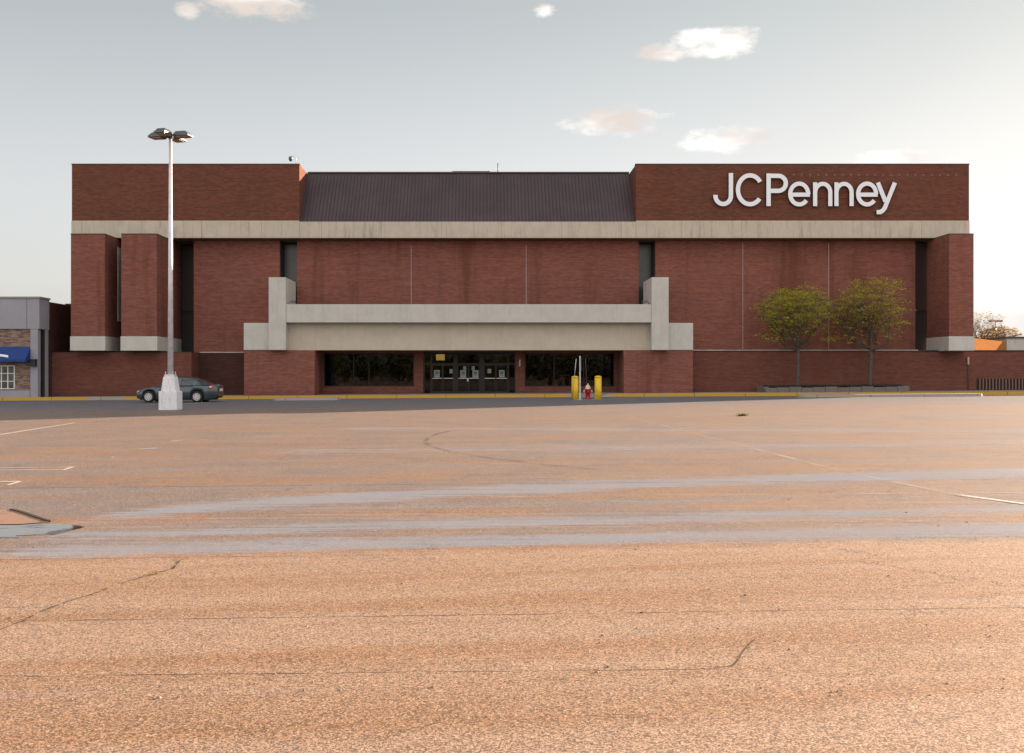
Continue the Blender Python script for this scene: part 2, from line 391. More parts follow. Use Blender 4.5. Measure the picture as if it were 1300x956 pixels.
    wv = t.node('ShaderNodeVectorMath', operation='ADD'); t.put(wv.inputs[0], xy)
    nz1 = t.m('MULTIPLY', t.m('SUBTRACT', t.noise(xy, 1.7, 6.0, 0.75), 0.5), 1.3); nz2 = t.m('MULTIPLY', t.m('SUBTRACT', t.noise(t.comb(y, x), 1.7, 6.0, 0.75), 0.5), 1.3)
    t.put(wv.inputs[1], t.comb(nz1, nz2)); t.put(vc.inputs['Vector'], wv.outputs[0])
    crk = t.m('MULTIPLY', t.ramp(vc.outputs['Distance'], 0.0045, 0.001), t.ramp(t.noise(xy, 0.45, 3.0), 0.50, 0.60))
    sm = t.m('MAXIMUM', sm, t.m('MULTIPLY', crk, 0.8))
    sm = t.m('MAXIMUM', sm, seamline(7.95, 0.03, 0.014, -9, -1.4))
    for (yy, sl) in ((13.0, 0.02), (21.0, 0.015), (30.0, 0.02)):
        sm = t.m('MAXIMUM', sm, t.m('MULTIPLY', seamline(yy, sl, 0.05, -40, 40), 0.7))
    c = t.mix(t.m('MULTIPLY', sm, 0.8), c, (0.035,0.022,0.013))
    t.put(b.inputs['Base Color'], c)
    rg = t.ramp(wet, 0.0, 1.0, 0.72, 0.48)
    t.put(b.inputs['Roughness'], rg)
    t.put(b.inputs['Specular IOR Level'], t.ramp(wet, 0.0, 1.0, 0.35, 0.5))
    h = t.m('ADD', t.m('MULTIPLY', grain, 0.6), t.m('MULTIPLY', sr, 0.5))
    h = t.m('SUBTRACT', h, t.m('MULTIPLY', sm, 1.2))
    h = t.m('ADD', h, t.m('MULTIPLY', mid, 0.8))
    bn = t.node('ShaderNodeBump'); bn.inputs['Distance'].default_value = 0.006
    t.put(bn.inputs['Height'], h); t.put(bn.inputs['Strength'], t.m('MULTIPLY', t.ramp(wet, 0.0, 1.0, 1.0, 0.15), t.ramp(y, 5.0, 30.0, 0.55, 0.12)))
    und = t.noise(t.comb(t.m('MULTIPLY', x, 0.25), t.m('MULTIPLY', y, 0.8)), 1.0, 3.0)
    nrm = t.bump(und, 0.5, 0.05)
    t.put(bn.inputs['Normal'], nrm)
    t.put(b.inputs['Normal'], bn.outputs[0])
    return m_
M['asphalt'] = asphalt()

def worn_paint(name, col, lo=0.42, hi=0.60, amt=0.8):
    m_ = bpy.data.materials.new(name); m_.use_nodes = True; t = NT(m_.node_tree)
    b = t.n['Principled BSDF']; t.put(b.inputs['Base Color'], col); b.inputs['Roughness'].default_value = 0.7
    co = t.node('ShaderNodeTexCoord').outputs['Object']; x, y, z = t.xyz(co); xy = t.comb(x, y)
    n = t.m('ADD', t.m('MULTIPLY', t.noise(xy, 28.0, 4.0, 0.7), 0.5), t.m('MULTIPLY', t.noise(xy, 1.1, 5.0, 0.7), 0.5))
    t.put(b.inputs['Alpha'], t.m('MULTIPLY', t.ramp(n, lo, hi), amt)); return m_
M['stripe'] = worn_paint('worn_stripe_paint', (0.72,0.63,0.56), 0.44, 0.66, 0.45)
M['stripe_faint'] = worn_paint('faint_stripe_paint', (0.60,0.47,0.38), 0.46, 0.66, 0.45)
M['stripe_fresh'] = worn_paint('clearer_stripe_paint', (0.62,0.58,0.55), 0.32, 0.5, 0.9)
M['skid'] = worn_paint('tyre_mark', (0.035,0.028,0.025), 0.40, 0.6, 0.38)
M['crack'] = simple('crack_fill', (0.03,0.02,0.012), 0.95)
M['bark'] = simple('bark', (0.085,0.070,0.055), 0.9, var=0.35, vscale=9, bump=0.5, bscale=25)

# ================================================================ SETTING
def sheet(name, mat, xs, ys, dz, fn=None):
    mb = MB()
    vs = [[mb.bm.verts.new((x, y, g(x)+dz)) for x in xs] for y in ys]
    for j in range(len(ys)-1):
        for i in range(len(xs)-1):
            mb.bm.faces.new((vs[j][i], vs[j][i+1], vs[j+1][i+1], vs[j+1][i]))
    return setting(mb.build(name, mat))
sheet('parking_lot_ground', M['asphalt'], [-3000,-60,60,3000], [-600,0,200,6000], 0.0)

KF = [(-60,61.2),(-24.6,60.9),(-22.3,60.9),(5.2,60.7),(5.3,60.7),(7.6,60.6),(7.7,60.6),(13,60.3),(34,58.4),(60,57.0)]
def kY(x):
    for (a, ya), (b_, yb) in zip(KF, KF[1:]):
        if a <= x <= b_: return ya + (yb-ya)*(x-a)/(b_-a)
    return 60.8
def kerb_piece(mb, xa, xb, h=0.2, w=0.16, drop_a=None, drop_b=None):
    n = max(1, int((xb-xa)/3)); 
    for i in range(n):
        x0 = xa+(xb-xa)*i/n; x1 = xa+(xb-xa)*(i+1)/n
        h0 = h if not (i == 0 and drop_a is not None) else drop_a
        h1 = h if not (i == n-1 and drop_b is not None) else drop_b
        y0, y1 = kY(x0), kY(x1); g0, g1 = g(x0), g(x1)
        p = [(x0,y0,g0-.1),(x1,y1,g1-.1),(x1,y1+w,g1-.1),(x0,y0+w,g0-.1),(x0,y0+.02,g0+h0),(x1,y1+.02,g1+h1),(x1,y1+w,g1+h1),(x0,y0+w,g0+h0)]
        v = [mb.bm.verts.new(q) for q in p]
        for q in ((4,5,6,7),(0,1,5,4),(2,3,7,6)): mb.bm.faces.new([v[k] for k in q])
    return mb
mb = MB()
kerb_piece(mb, -60, -24.6); kerb_piece(mb, -22.3, 5.2); kerb_piece(mb, 7.7, 60)
setting(mb.build('kerb_painted', M['kerb_yellow']))
mb = MB(); kerb_piece(mb, -24.6, -22.3)
kerb_piece(mb, 5.2, 5.7, drop_b=0.03); kerb_piece(mb, 5.7, 7.2, h=0.03); kerb_piece(mb, 7.2, 7.7, drop_a=0.03)
setting(mb.build('kerb_plain', M['kerb_plain']))
# sidewalk behind the kerb (ramp down at the hydrant bay)
mb = MB(); xs = [-60,-24.6,-22.3,0,5.2,5.7,7.2,7.7,13,34,60]
def swh(x): return 0.03 if 5.6 < x < 7.3 else 0.196
for xa, xb in zip(xs, xs[1:]):
    a, b_ = kY(xa)+.16, kY(xb)+.16
    mb.face([(xa,a,g(xa)+swh(xa)),(xb,b_,g(xb)+swh(xb)),(xb,62.0,g(xb)+.196),(xa,62.0,g(xa)+.196)])
    mb.face([(xa,62.0,g(xa)+.196),(xb,62.0,g(xb)+.196),(xb,66.0,g(xb)+.196),(xa,66.0,g(xa)+.196)])
setting(mb.build('sidewalk', M['sidewalk']))

# painted markings --------------------------------------------------------
def strip(mb, a, b_, w, dz=0.006, n=10):
    a = Vector(a); b_ = Vector(b_); d = (b_-a).normalized(); nn = Vector((-d.y, d.x))*w/2
    for i in range(n):
        p = a+(b_-a)*i/n; q = a+(b_-a)*(i+1)/n
        mb.face([(v.x, v.y, g(v.x)+dz) for v in (p-nn, q-nn, q+nn, p+nn)])
mb = MB()
strip(mb, (4.78,33), (5.2,14.3), 0.10); strip(mb, (5.2,14.2), (5.63,10.6), 0.10)
strip(mb, (-12.4,24.5), (-13.4,41), 0.10)
for k in range(11):
    y = 9.4+2.13*k
    strip(mb, (0.05,y+0.02), (0.55,y+0.03), 0.09)
for k in range(5):
    y = 15.7+2.13*k - 2.1
    strip(mb, (-6.75,y), (-8.2 if k > 1 else -9.5,y-0.05), 0.09); strip(mb, (-6.75,y+0.05), (-6.62,y-0.35 if k < 3 else y-0.1), 0.07)
setting(mb.build('stall_markings', M['stripe']))
mb = MB()
for k in range(11):
    y = 9.4+2.13*k; strip(mb, (0.6,y+0.03), (10.0,y+0.2), 0.09)
for k in range(12):
    y = 11.4+2.13*k; strip(mb, (-8.3,y), (-17.5,y-0.25), 0.09)
for k in range(7):
    y = 42+2.2*k; strip(mb, (-26+k*0.2,y), (-22,y+0.1), 0.09)
setting(mb.build('faded_stall_markings', M['stripe_faint']))
mb = MB(); strip(mb, (5.53,11.5), (6.3,9.6), 0.10)
strip(mb, GP(-60,595.5), GP(93,593.2), 0.07); strip(mb, GP(93,593), GP(80,597), 0.06); strip(mb, GP(-60,597.8), GP(82,596.4), 0.05)
strip(mb, GP(-60,612.5), GP(26,611.5), 0.08); strip(mb, GP(26,611.5), GP(10,616), 0.06)
strip(mb, GP(176,570.5), GP(200,569), 0.08); strip(mb, GP(215,560.5), GP(232,559), 0.08)
strip(mb, GP(0,552), GP(95,537), 0.09)
strip(mb, (X(240,52.0),51.0), (X(285,57.0),57.5), 0.12)
strip(mb, (4.9,54.3), (8.2,54.2), 0.12); strip(mb, (5.4,57.4), (6.4,54.3), 0.1); strip(mb, (6.4,57.4), (7.4,54.3), 0.1); strip(mb, (7.4,57.4), (8.4,54.3), 0.1)
strip(mb, (4.7,53.4), (5.9,53.5), 0.14)
strip(mb, (7.6,59.5), (10.6,57.0), 0.12)
setting(mb.build('clear_markings', M['stripe_fresh']))
# tyre mark arc
mb = MB(); pts = []
for (px, py) in [(600,545),(575,547),(553,552),(541,559),(546,566),(570,573),(610,580),(650,585),(700,591),(760,597)]:
    pts.append(Vector(GP(px, py)))
fine = []
for i in range(len(pts)-1):
    p0 = pts[max(i-1,0)]; p1 = pts[i]; p2 = pts[i+1]; p3 = pts[min(i+2,len(pts)-1)]
    for k in range(6):
        s_ = k/6; fine.append(0.5*((2*p1)+(p2-p0)*s_+(2*p0-5*p1+4*p2-p3)*s_**2+(3*p1-p0-3*p2+p3)*s_**3))
L = []
for i, p in enumerate(fine):
    d = (fine[min(i+1,len(fine)-1)]-fine[max(i-1,0)]).normalized(); nn = Vector((-d.y,d.x))*(0.05 if i > 8 else 0.012+0.004*i)
    L.append((p-nn, p+nn))
for (a, b_), (c, d) in zip(L, L[1:]):
    mb.face([(v.x, v.y, g(v.x)+0.009) for v in (a, c, d, b_)])
setting(mb.build('tyre_mark', M['skid']))

# crack with weeds --------------------------------------------------------
rc = random.Random(3)
cp = [(-20,806),(0,800),(30,788),(55,776),(85,764),(110,757),(130,750),(150,742),(175,735),(200,728),(220,722),(228,712),(250,706)]
cw = [Vector(GP(*p)) for p in cp]; path = []
for a, b_ in zip(cw, cw[1:]):
    for k in range(7): path.append(a+(b_-a)*k/7+Vector((rc.uniform(-.006,.006), rc.uniform(-.02,.02))))
mb = MB()
for i, (a, b_) in enumerate(zip(path, path[1:])):
    if rc.random() < .28: continue
    w0 = 0.002+0.006*rc.random(); d = (b_-a).normalized(); nn = Vector((-d.y,d.x))*w0
    mb.face([(v.x,v.y,g(v.x)+.004) for v in (a-nn,b_-nn*0.9,b_+nn*0.9,a+nn)])
cp2 = [Vector(GP(*p)) for p in [(905,848),(930,846),(938,838),(941,831),(948,822),(958,812)]]
for a, b_ in zip(cp2, cp2[1:]):
    d = (b_-a).normalized(); nn = Vector((-d.y,d.x))*0.0028
    mb.face([(v.x,v.y,g(v.x)+.004) for v in (a-nn,b_-nn,b_+nn,a+nn)])
setting(mb.build('ground_cracks', M['crack']))
def leafmat(name, c1, c2, trans=0.3):
    m_ = bpy.data.materials.new(name); m_.use_nodes = True; t = NT(m_.node_tree)
    b = t.n['Principled BSDF']; b.inputs['Roughness'].default_value = 0.6
    n = t.noise(t.node('ShaderNodeTexCoord').outputs['Object'], 1.6, 3.0)
    gi = t.node('ShaderNodeNewGeometry').outputs['Random Per Island']
    f = t.m('ADD', t.m('MULTIPLY', t.ramp(n, 0.35, 0.65), 0.5), t.m('MULTIPLY', gi, 0.5))
    c = t.mix(f, c1, c2); t.put(b.inputs['Base Color'], c)
    tl = t.node('ShaderNodeBsdfTranslucent'); t.put(tl.inputs[0], c)
    mx = t.node('ShaderNodeMixShader'); mx.inputs[0].default_value = trans
    t.l.new(b.outputs[0], mx.inputs[1]); t.l.new(tl.outputs[0], mx.inputs[2])
    t.l.new(mx.outputs[0], t.n['Material Output'].inputs[0]); return m_
M['weed_yellow'] = leafmat('weed_yellow', (0.42,0.26,0.03), (0.16,0.12,0.02))
M['weed_green'] = leafmat('weed_green', (0.06,0.13,0.01), (0.15,0.22,0.02))
mb = MB()
for p in path:
    dens = 16 if (p.x < -2.95 or 200 > 615+1250*p.x/p.y > 180) else (5 if rc.random() < .3 else 0)
    if rc.random() < 0.45: dens = 0
    for k in range(dens):
        q = p+Vector((rc.gauss(0,.02), rc.gauss(0,.012))); s_ = rc.uniform(.006,.014); a = rc.uniform(0,6.28); hgt = rc.uniform(.002,.012)
        mb.face([(q.x+s_*math.cos(a),q.y+s_*math.sin(a),g(q.x)+.005),(q.x-s_*math.sin(a)*.5,q.y+s_*math.cos(a)*.5,g(q.x)+.005+hgt),(q.x-s_*math.cos(a),q.y-s_*math.sin(a),g(q.x)+.006+hgt)])
tag(mb.build('crack_weeds', M['weed_yellow']), 'yellowish moss and weeds growing along the crack in the near asphalt', 'weeds', kind='stuff')
wx, wy = GP(942, 528)
mb = MB()
for k in range(90):
    a = rc.uniform(0,6.28); r_ = rc.uniform(.0,.12); L_ = rc.uniform(.06,.17); q = Vector((wx+r_*math.cos(a)*1.5, wy+r_*math.sin(a), g(wx)))
    d = Vector((math.cos(a)*.8, math.sin(a)*.8, rc.uniform(.3,.9))).normalized()*L_; sd_ = Vector((-math.sin(a),math.cos(a),0))*.018
    mb.face([q-sd_*.4, q+d*.5-sd_, q+d, q+d*.5+sd_, q+sd_*.4])
tag(mb.build('weed_tuft', M['weed_green']), 'small green weed tuft alone on the sunlit asphalt', 'weed')

# puddle and mud at left ---------------------------------------------------
def blob(name, mat, pts, dz):
    mb = MB(); mb.face([(x, y, g(x)+dz) for x, y in pts]); return setting(mb.build(name, mat))
m_ = bpy.data.materials.new('puddle_water'); m_.use_nodes = True; tt = NT(m_.node_tree); b_ = tt.n['Principled BSDF']
tt.put(b_.inputs['Base Color'], (0.06,0.045,0.035)); b_.inputs['Roughness'].default_value = 0.06; b_.inputs['Specular IOR Level'].default_value = 0.9
co = tt.node('ShaderNodeTexCoord').outputs['Object']; tt.put(b_.inputs['Normal'], tt.bump(tt.noise(co, 6.0, 3.0), 0.05, 0.01))
M['water'] = m_
_x, _y, _z = tt.xyz(co)
tt.put(b_.inputs['Alpha'], tt.ramp(tt.noise(tt.comb(tt.m('MULTIPLY', _x, 1.2), tt.m('MULTIPLY', _y, 5.0)), 2.0, 6.0, 0.75), 0.36, 0.46))
def wavy(pts, n=8, amp=0.03, seed=1):
    r_ = random.Random(seed); out = []
    for (a, b_) in zip(pts, pts[1:]+pts[:1]):
        a = Vector(a); b_ = Vector(b_)
        for k in range(n):
            s_ = k/n; o = Vector((r_.uniform(-amp,amp), r_.uniform(-amp,amp))) if k else Vector((0,0))
            out.append(tuple(a+(b_-a)*s_+o))
    return out
blob('puddle', M['water'], wavy([GP(-260,672),GP(-120,665),GP(0,666.5),GP(30,664.5),GP(60,664.5),GP(92,667),GP(108,669),GP(100,671),GP(90,673),GP(76,675),GP(60,676),GP(70,679),GP(20,680),GP(30,683),GP(-100,684),GP(-260,690)], 7, .03), 0.004)
M['mud'] = worn_paint('pink_mud', (0.31,0.19,0.135), 0.28, 0.52, 0.95)
blob('mud_patch', M['mud'], wavy([GP(-260,652),GP(-60,648),GP(10,648),GP(28,652),GP(52,660),GP(60,664),GP(20,666.5),GP(-100,667),GP(-260,672)], 5, .012, 4), 0.009)
mb = MB()
pp = [Vector(GP(*p)) for p in [(14,648),(26,651),(44,657),(62,663)]]
for a, b_ in zip(pp, pp[1:]): 
    d = (b_-a).normalized(); nn = Vector((-d.y,d.x))*0.018
    mb.prism([(v.x,v.y,g(v.x)-.02) for v in (a-nn,b_-nn,b_+nn,a+nn)], (0,0,.04))
setting(mb.build('broken_asphalt_edge', M['crack']))

# traffic islands (low concrete noses) ------------------------------------
def island(name, xa, xb, ya, yb, h, mat):
    mb = MB(); n = 14; out = []
    r_ = (yb-ya)/2; ym = (ya+yb)/2
    ring = [(xa+r_ - r_*math.sin(math.pi*k/10)*0.9, ym - r_*math.cos(math.pi*k/10)) for k in range(11)]
    ring += [(xb-r_ + r_*math.sin(math.pi*k/10)*0.9, ym + r_*math.cos(math.pi*k/10)) for k in range(11)]
    lo = [mb.bm.verts.new((x,y,g(x)-.1)) for x, y in ring]
    cx_ = (xa+xb)/2
    hi = [mb.bm.verts.new((x+(0.03 if x < cx_ else -0.03),y+(0.03 if y < ym else -0.03),g(x)+h)) for x, y in ring]
    mb.bm.faces.new(hi)
    for i in range(len(ring)): mb.bm.faces.new((lo[i],lo[(i+1)%len(ring)],hi[(i+1)%len(ring)],hi[i]))
    return setting(mb.build(name, mat))
island('traffic_island', X(1013,56.3), X(1252,56.3), 56.1, 57.3, 0.15, M['kerb_plain'])
island('traffic_island_small', X(345,57.5), X(434,57.5), 57.0, 58.2, 0.13, M['kerb_plain'])

# ================================================================ DEPARTMENT STORE
store = thing('department_store', 'large two-storey brown brick store with pale concrete bands and dark ribbed metal roof', 'store', (0,64,0))
xl, xr = X(91,64), X(1230.5,64); xa, xb_ = X(380,64), X(807.4,64)
zb0, zb1, zt = H(302,64), H(280,64), H(208.8,64)
# parapets (upper brick walls)
MB().box(xl, xa, 64.03, 95, zb1, zt).build('parapet', M['brick_top'], store, label='left upper brick block')
MB().box(xb_, xr, 64.03, 95, zb1, zt).build('parapet', M['brick_top'], store, label='right upper brick block carrying the big sign')
MB().box(xl-.03, xa+.03, 64.0, 64.4, zt, zt+.06).build('coping', M['coping'], store)
MB().box(xb_-.03, xr+.03, 64.0, 64.4, zt, zt+.06).build('coping', M['coping'], store)
# bands
MB().box(xl-.03, xa-.005, 64.0, 66.3, zb0, zb1-.002).build('concrete_band', M['band'], store, 0.015)
MB().box(xa+.005, xb_-.005, 64.0, 66.3, zb0, zb1-.07).build('concrete_band', M['band'], store, 0.015)
MB().box(xb_+.005, xr+.03, 64.0, 66.3, zb0, zb1-.002).build('concrete_band', M['band'], store, 0.015)
# dark soffit strip just behind the band
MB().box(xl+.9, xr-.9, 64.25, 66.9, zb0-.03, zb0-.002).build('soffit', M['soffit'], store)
# walls below band
WX = {'l': (X(246,65), X(355,65)), 'c': (X(377,65), X(811,65)), 'r': (X(832,65), X(1162,65))}
MB().box(*WX['l'], 65.0, 66.45, -1, zb0-.04).build('brick_wall_panel', M['brick'], store)
MB().box(*WX['c'], 65.0, 66.45, 3.35, zb0-.04).build('brick_wall_panel', M['brick'], store)
MB().box(*WX['r'], 65.0, 66.45, -1, zb0-.04).build('brick_wall_panel', M['brick'], store)
for px in (522, 668): MB().box(X(px,65)-.022, X(px,65)+.022, 64.985, 65.05, 6.0, zb0-.35).build('control_joint', M['joint'], store)
for px in (943, 1052): MB().box(X(px,65)-.022, X(px,65)+.022, 64.985, 65.05, 3.1, zb0-.2).build('control_joint', M['joint'], store)
# body mass behind
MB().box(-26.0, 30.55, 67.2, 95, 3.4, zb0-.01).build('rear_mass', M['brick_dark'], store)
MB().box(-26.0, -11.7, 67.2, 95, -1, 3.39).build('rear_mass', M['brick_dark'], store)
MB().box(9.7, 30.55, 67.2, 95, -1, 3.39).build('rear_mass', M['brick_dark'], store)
# piers
def pier(x0, x1, yback, lab):
    p = MB().box(x0, x1, 62.0, yback, 3.83, zb0-.045).build('brick_pier', M['brick'], store, label=lab)
    MB().box(x0-.04, x1+.04, 61.96, yback, 2.93, 3.828).build('pier_base', M['conc'], p, 0.015)
    MB().box(x0-.02, x1+.02, 61.98, 64.0, zb0-.044, zb0-.0).build('pier_cap', M['coping'], p)
    return p
pl1 = (X(90,62), X(133,62)); pl2 = (X(154,62), X(199,62)); pr = (X(1205,62), X(1236,62))
p1 = pier(*pl1, 67.15, 'leftmost projecting brick pier'); p2 = pier(*pl2, 67.15, 'second projecting brick pier from left'); p3 = pier(*pr, 65.1, 'projecting brick pier at the right end')
MB().box(pl1[1], pl1[1]+.05, 64.15, 65.0, 4.9, 9.7).build('grey_panel', M['conc'], p1)
# tall slot windows
def slot(x0, x1, y, z0, z1, zsplit=None, pm='slot_glass'):
    f = MB()
    f.box(x0, x0+.06, y, y+.1, z0, z1); f.box(x1-.06, x1, y, y+.1, z0, z1); f.box(x0+.06, x1-.06, y, y+.1, z1-.08, z1)
    if zsplit: f.box(x0+.06, x1-.06, y, y+.1, zsplit-.05, zsplit+.05)
    w = f.build('slot_window', M['bronze'], store)
    if zsplit:
        MB().box(x0+.06, x1-.06, y+.04, y+.07, zsplit+.05, z1-.08).build('pane', M[pm], w)
        MB().box(x0+.06, x1-.06, y+.04, y+.07, z0, zsplit-.05).build('pane', M['black'], w)
    else: MB().box(x0+.06, x1-.06, y+.04, y+.07, z0, z1-.08).build('pane', M[pm], w)
    return w
slot(WX['l'][1]+.002, WX['c'][0]-.002, 66.3, 5.9, zb0-.05, None)
slot(WX['c'][1]+.002, WX['r'][0]-.002, 66.3, 5.9, zb0-.05, None)
slot(pl2[1]+.002, WX['l'][0]-.002, 66.95, 2.9, zb0-.05, H(396,67), 'slot_dark')
slot(pl1[1]+.06, pl2[0]-.002, 66.95, 2.9, zb0-.05, H(390,67), 'slot_dark')
slot(WX['r'][1]+.002, pr[0]+.9, 65.5, 3.0, zb0-.05, H(395,65.5), 'slot_dark')
for x_ in (WX['l'][1], WX['r'][0]-.04): MB().box(x_, x_+.04, 65.25, 66.29, 5.9, zb0-.05).build('slot_jamb', M['black'], store)
# metal mansard roof with standing seams
xr0, xr1 = xa+.005, xb_-.005; y0r, z0r = 64.15, zb1-.07; y1r, z1r = 67.0, H(220,67.0)
mb = MB(); sp = 0.23; n = int((xr1-xr0)/sp)
mb.prism([(xr0,y0r,z0r),(xr0,y1r,z1r),(xr0,y1r+.35,z1r),(xr0,y0r+2.4,z0r-.0)], (xr1-xr0,0,0))
dn = Vector((0,-(z1r-z0r),(y1r-y0r))).normalized()*0.045
for i in range(1, n+1):
    x_ = xr0+i*sp
    mb.prism([(x_-.028,y0r,z0r),(x_-.010,y0r+dn.y,z0r+dn.z),(x_+.010,y0r+dn.y,z0r+dn.z),(x_+.028,y0r,z0r)], (0,y1r-y0r,z1r-z0r))
mb.build('metal_roof', M['metal_roof'], store)
MB().box(xr0, xr1, y1r-.08, y1r+.36, z1r+.002, z1r+.09).build('ridge_cap', M['coping'], store)
MB().box(xr0, xr1, y1r+.4, 95, z0r, z1r-.5).build('flat_roof', M['soffit'], store)
# canopy
fl = (X(341,61.7), X(362.8,61.7)); fr_ = (X(827.3,61.7), X(849,61.7))
zf0, zf1 = H(444.4,61.7), H(352,61.7)
MB().box(*fl, 61.7, 64.99, zf0, zf1).build('canopy_fin', M['conc'], store, 0.02)
MB().box(*fr_, 61.7, 64.99, zf0, zf1).build('canopy_fin', M['conc'], store, 0.02)
MB().box(fl[1]+.002, fr_[0]-.002, 61.76, 62.44, H(409.4,61.76), H(386.3,61.76)).build('canopy_beam', M['conc'], store, 0.02)
MB().box(fl[1]+.002, fr_[0]-.002, 62.45, 62.7, zf0+.01, 5.6).build('canopy_fascia', M['fascia'], store)
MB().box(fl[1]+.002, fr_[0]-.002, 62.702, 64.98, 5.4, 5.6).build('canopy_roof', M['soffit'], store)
al = (X(309.4,62.1), fl[0]-.002); ar = (fr_[1]+.002, X(880,62.1))
for a_ in (al, ar): MB().box(*a_, 62.1, 64.98, H(444.4,62.1), H(410,62.1)).build('canopy_arm', M['conc'], store, 0.02)
bl = (al[0]+.01, X(399.4,62.15)); br_ = (X(792,62.15), ar[1]-.01)
zc = H(444.4,62.15)-.012
MB().box(*bl, 62.15, 66.4, -1, zc).build('entrance_brick_base', M['brick'], store)
MB().box(*br_, 62.15, 66.4, -1, zc).build('entrance_brick_base', M['brick'], store)
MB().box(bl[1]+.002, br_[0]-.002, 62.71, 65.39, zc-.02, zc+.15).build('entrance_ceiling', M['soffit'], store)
# recess back wall with openings
YD = 65.4
def xd(px): return X(px, YD)
wl = (xd(411), xd(525.6)); dr = (xd(537.5), xd(654.4)); wr = (xd(666), xd(780)); zw0, zw1 = H(490.6,YD), H(448.8,YD)
mb = MB()
top = zc+.14
mb.box(bl[1], wl[0], YD, YD+.35, -1, top); mb.box(wl[1], dr[0], YD, YD+.35, -1, top); mb2 = MB(); mb2.box(dr[1], wr[0], YD, YD+.35, -1, top); mb2.box(wr[1], br_[0], YD, YD+.35, -1, top)
mb.box(*wl, YD, YD+.35, -1, zw0); mb.box(*wl, YD, YD+.35, zw1, top); mb2.box(*wr, YD, YD+.35, -1, zw0); mb2.box(*wr, YD, YD+.35, zw1, top)
bmesh.ops.remove_doubles(mb.bm, verts=mb.bm.verts[:], dist=.0004); mb.build('entrance_wall', M['brick'], store)
bmesh.ops.remove_doubles(mb2.bm, verts=mb2.bm.verts[:], dist=.0004); mb2.build('entrance_wall', M['brick'], store)
MB().box(dr[0], dr[1], YD, YD+.35, zw1+.06, top).build('door_lintel', M['soffit'], store)
# interior
mb = MB(); mb.box(-11.6, 9.6, 73.8, 74, 0, 3.38); mb.box(-11.7, -11.6, 65.8, 74, 0, 3.38); mb.box(9.6, 9.7, 65.8, 74, 0, 3.38); mb.box(-11.6, 9.6, 66.5, 73.8, 3.2, 3.38)
mb.box(-11.6, 9.6, 65.8, 73.8, .0, .18)
mb.build('interior_shell', simple('interior_paint', (0.05,0.04,0.032), 0.9, var=0.3, vscale=1.0), store)
lampm = emit_mat('interior_lamp_warm', (1.0,0.62,0.18), 0.6)
MB().box(-3.30, -2.72, 67.2, 67.5, 2.40, 2.85).build('interior_lamp', lampm, store)
lp2 = emit_mat('interior_tube_light', (1.0,0.72,0.35), 0.5)
MB().box(-3.8, -2.3, 66.4, 66.6, 2.97, 3.0).build('tube_light', lp2, store)
MB().box(-1.4, 0.2, 66.4, 66.6, 2.97, 3.0).build('tube_light', lp2, store)
MB().box(-3.9, 1.9, 69.5, 69.6, .2, 2.3).build('inner_partition', simple('inner_partition', (0.06,0.06,0.035), 0.8, var=0.5, vscale=1.3), store)
# display windows
def dwin(x0, x1, nm):
    f = MB(); f.box(x0, x0+.07, YD+.08, YD+.18, zw0, zw1); f.box(x1-.07, x1, YD+.08, YD+.18, zw0, zw1)
    f.box(x0+.07, x1-.07, YD+.08, YD+.18, zw1-.07, zw1); f.box(x0+.07, x1-.07, YD+.08, YD+.18, zw0, zw0+.06)
    for q in nm: f.box(x0+(x1-x0)*q-.025, x0+(x1-x0)*q+.025, YD+.08, YD+.18, zw0+.06, zw1-.07)
    w = f.build('display_window', M['bronze'], store)
    MB().box(x0+.07, x1-.07, YD+.125, YD+.135, zw0+.06, zw1-.07).build('pane', M['glass'], w)
dwin(*wl, (0.33, 0.5)); dwin(*wr, (0.33, 0.66))
# things on show behind the display glass (low pale pieces)
rr = random.Random(5)
# entrance doors: frame + three pairs of leaves + sidelights
def dz_(py): return H(430+py/8.667, YD)
def dxx(px): return X(520+px/8.667, YD)
fz = g(-1)+.2
fm = MB(); zt_d = zw1+.05
for (a, b_) in ((dxx(155),dxx(165)),(dxx(228),dxx(244)),(dxx(484),dxx(528)),(dxx(770),dxx(818)),(dxx(1078),dxx(1094)),(dxx(1155),dxx(1164))):
    fm.box(a, b_, YD+.06, YD+.20, .05, zt_d)
fm.box(dxx(155), dxx(1164), YD+.075, YD+.185, dz_(285), dz_(268)); fm.box(dxx(155), dxx(1164), YD+.075, YD+.185, zt_d-.1, zt_d-.003)
frame = fm.build('entrance_frame', M['bronze'], store)
MB().box(dxx(165), dxx(1155), YD+.125, YD+.135, dz_(268), zt_d-.1).build('transom_pane', M['glass'], frame)
for (a, b_) in ((166,227),(1095,1154)): MB().box(dxx(a), dxx(b_), YD+.125, YD+.135, .2, dz_(286)).build('sidelight_pane', M['glass'], frame)
leaves = [(245,363),(365,483),(529,648),(650,769),(819,948),(950,1077)]
papers = [[(268,330,345,425,1)],[(440,472,335,380,0)],[(590,622,303,344,0),(557,621,346,428,1)],[(682,715,303,344,0),(692,757,346,428,1)],[(858,898,333,378,0)],[(985,1045,345,425,1)]]
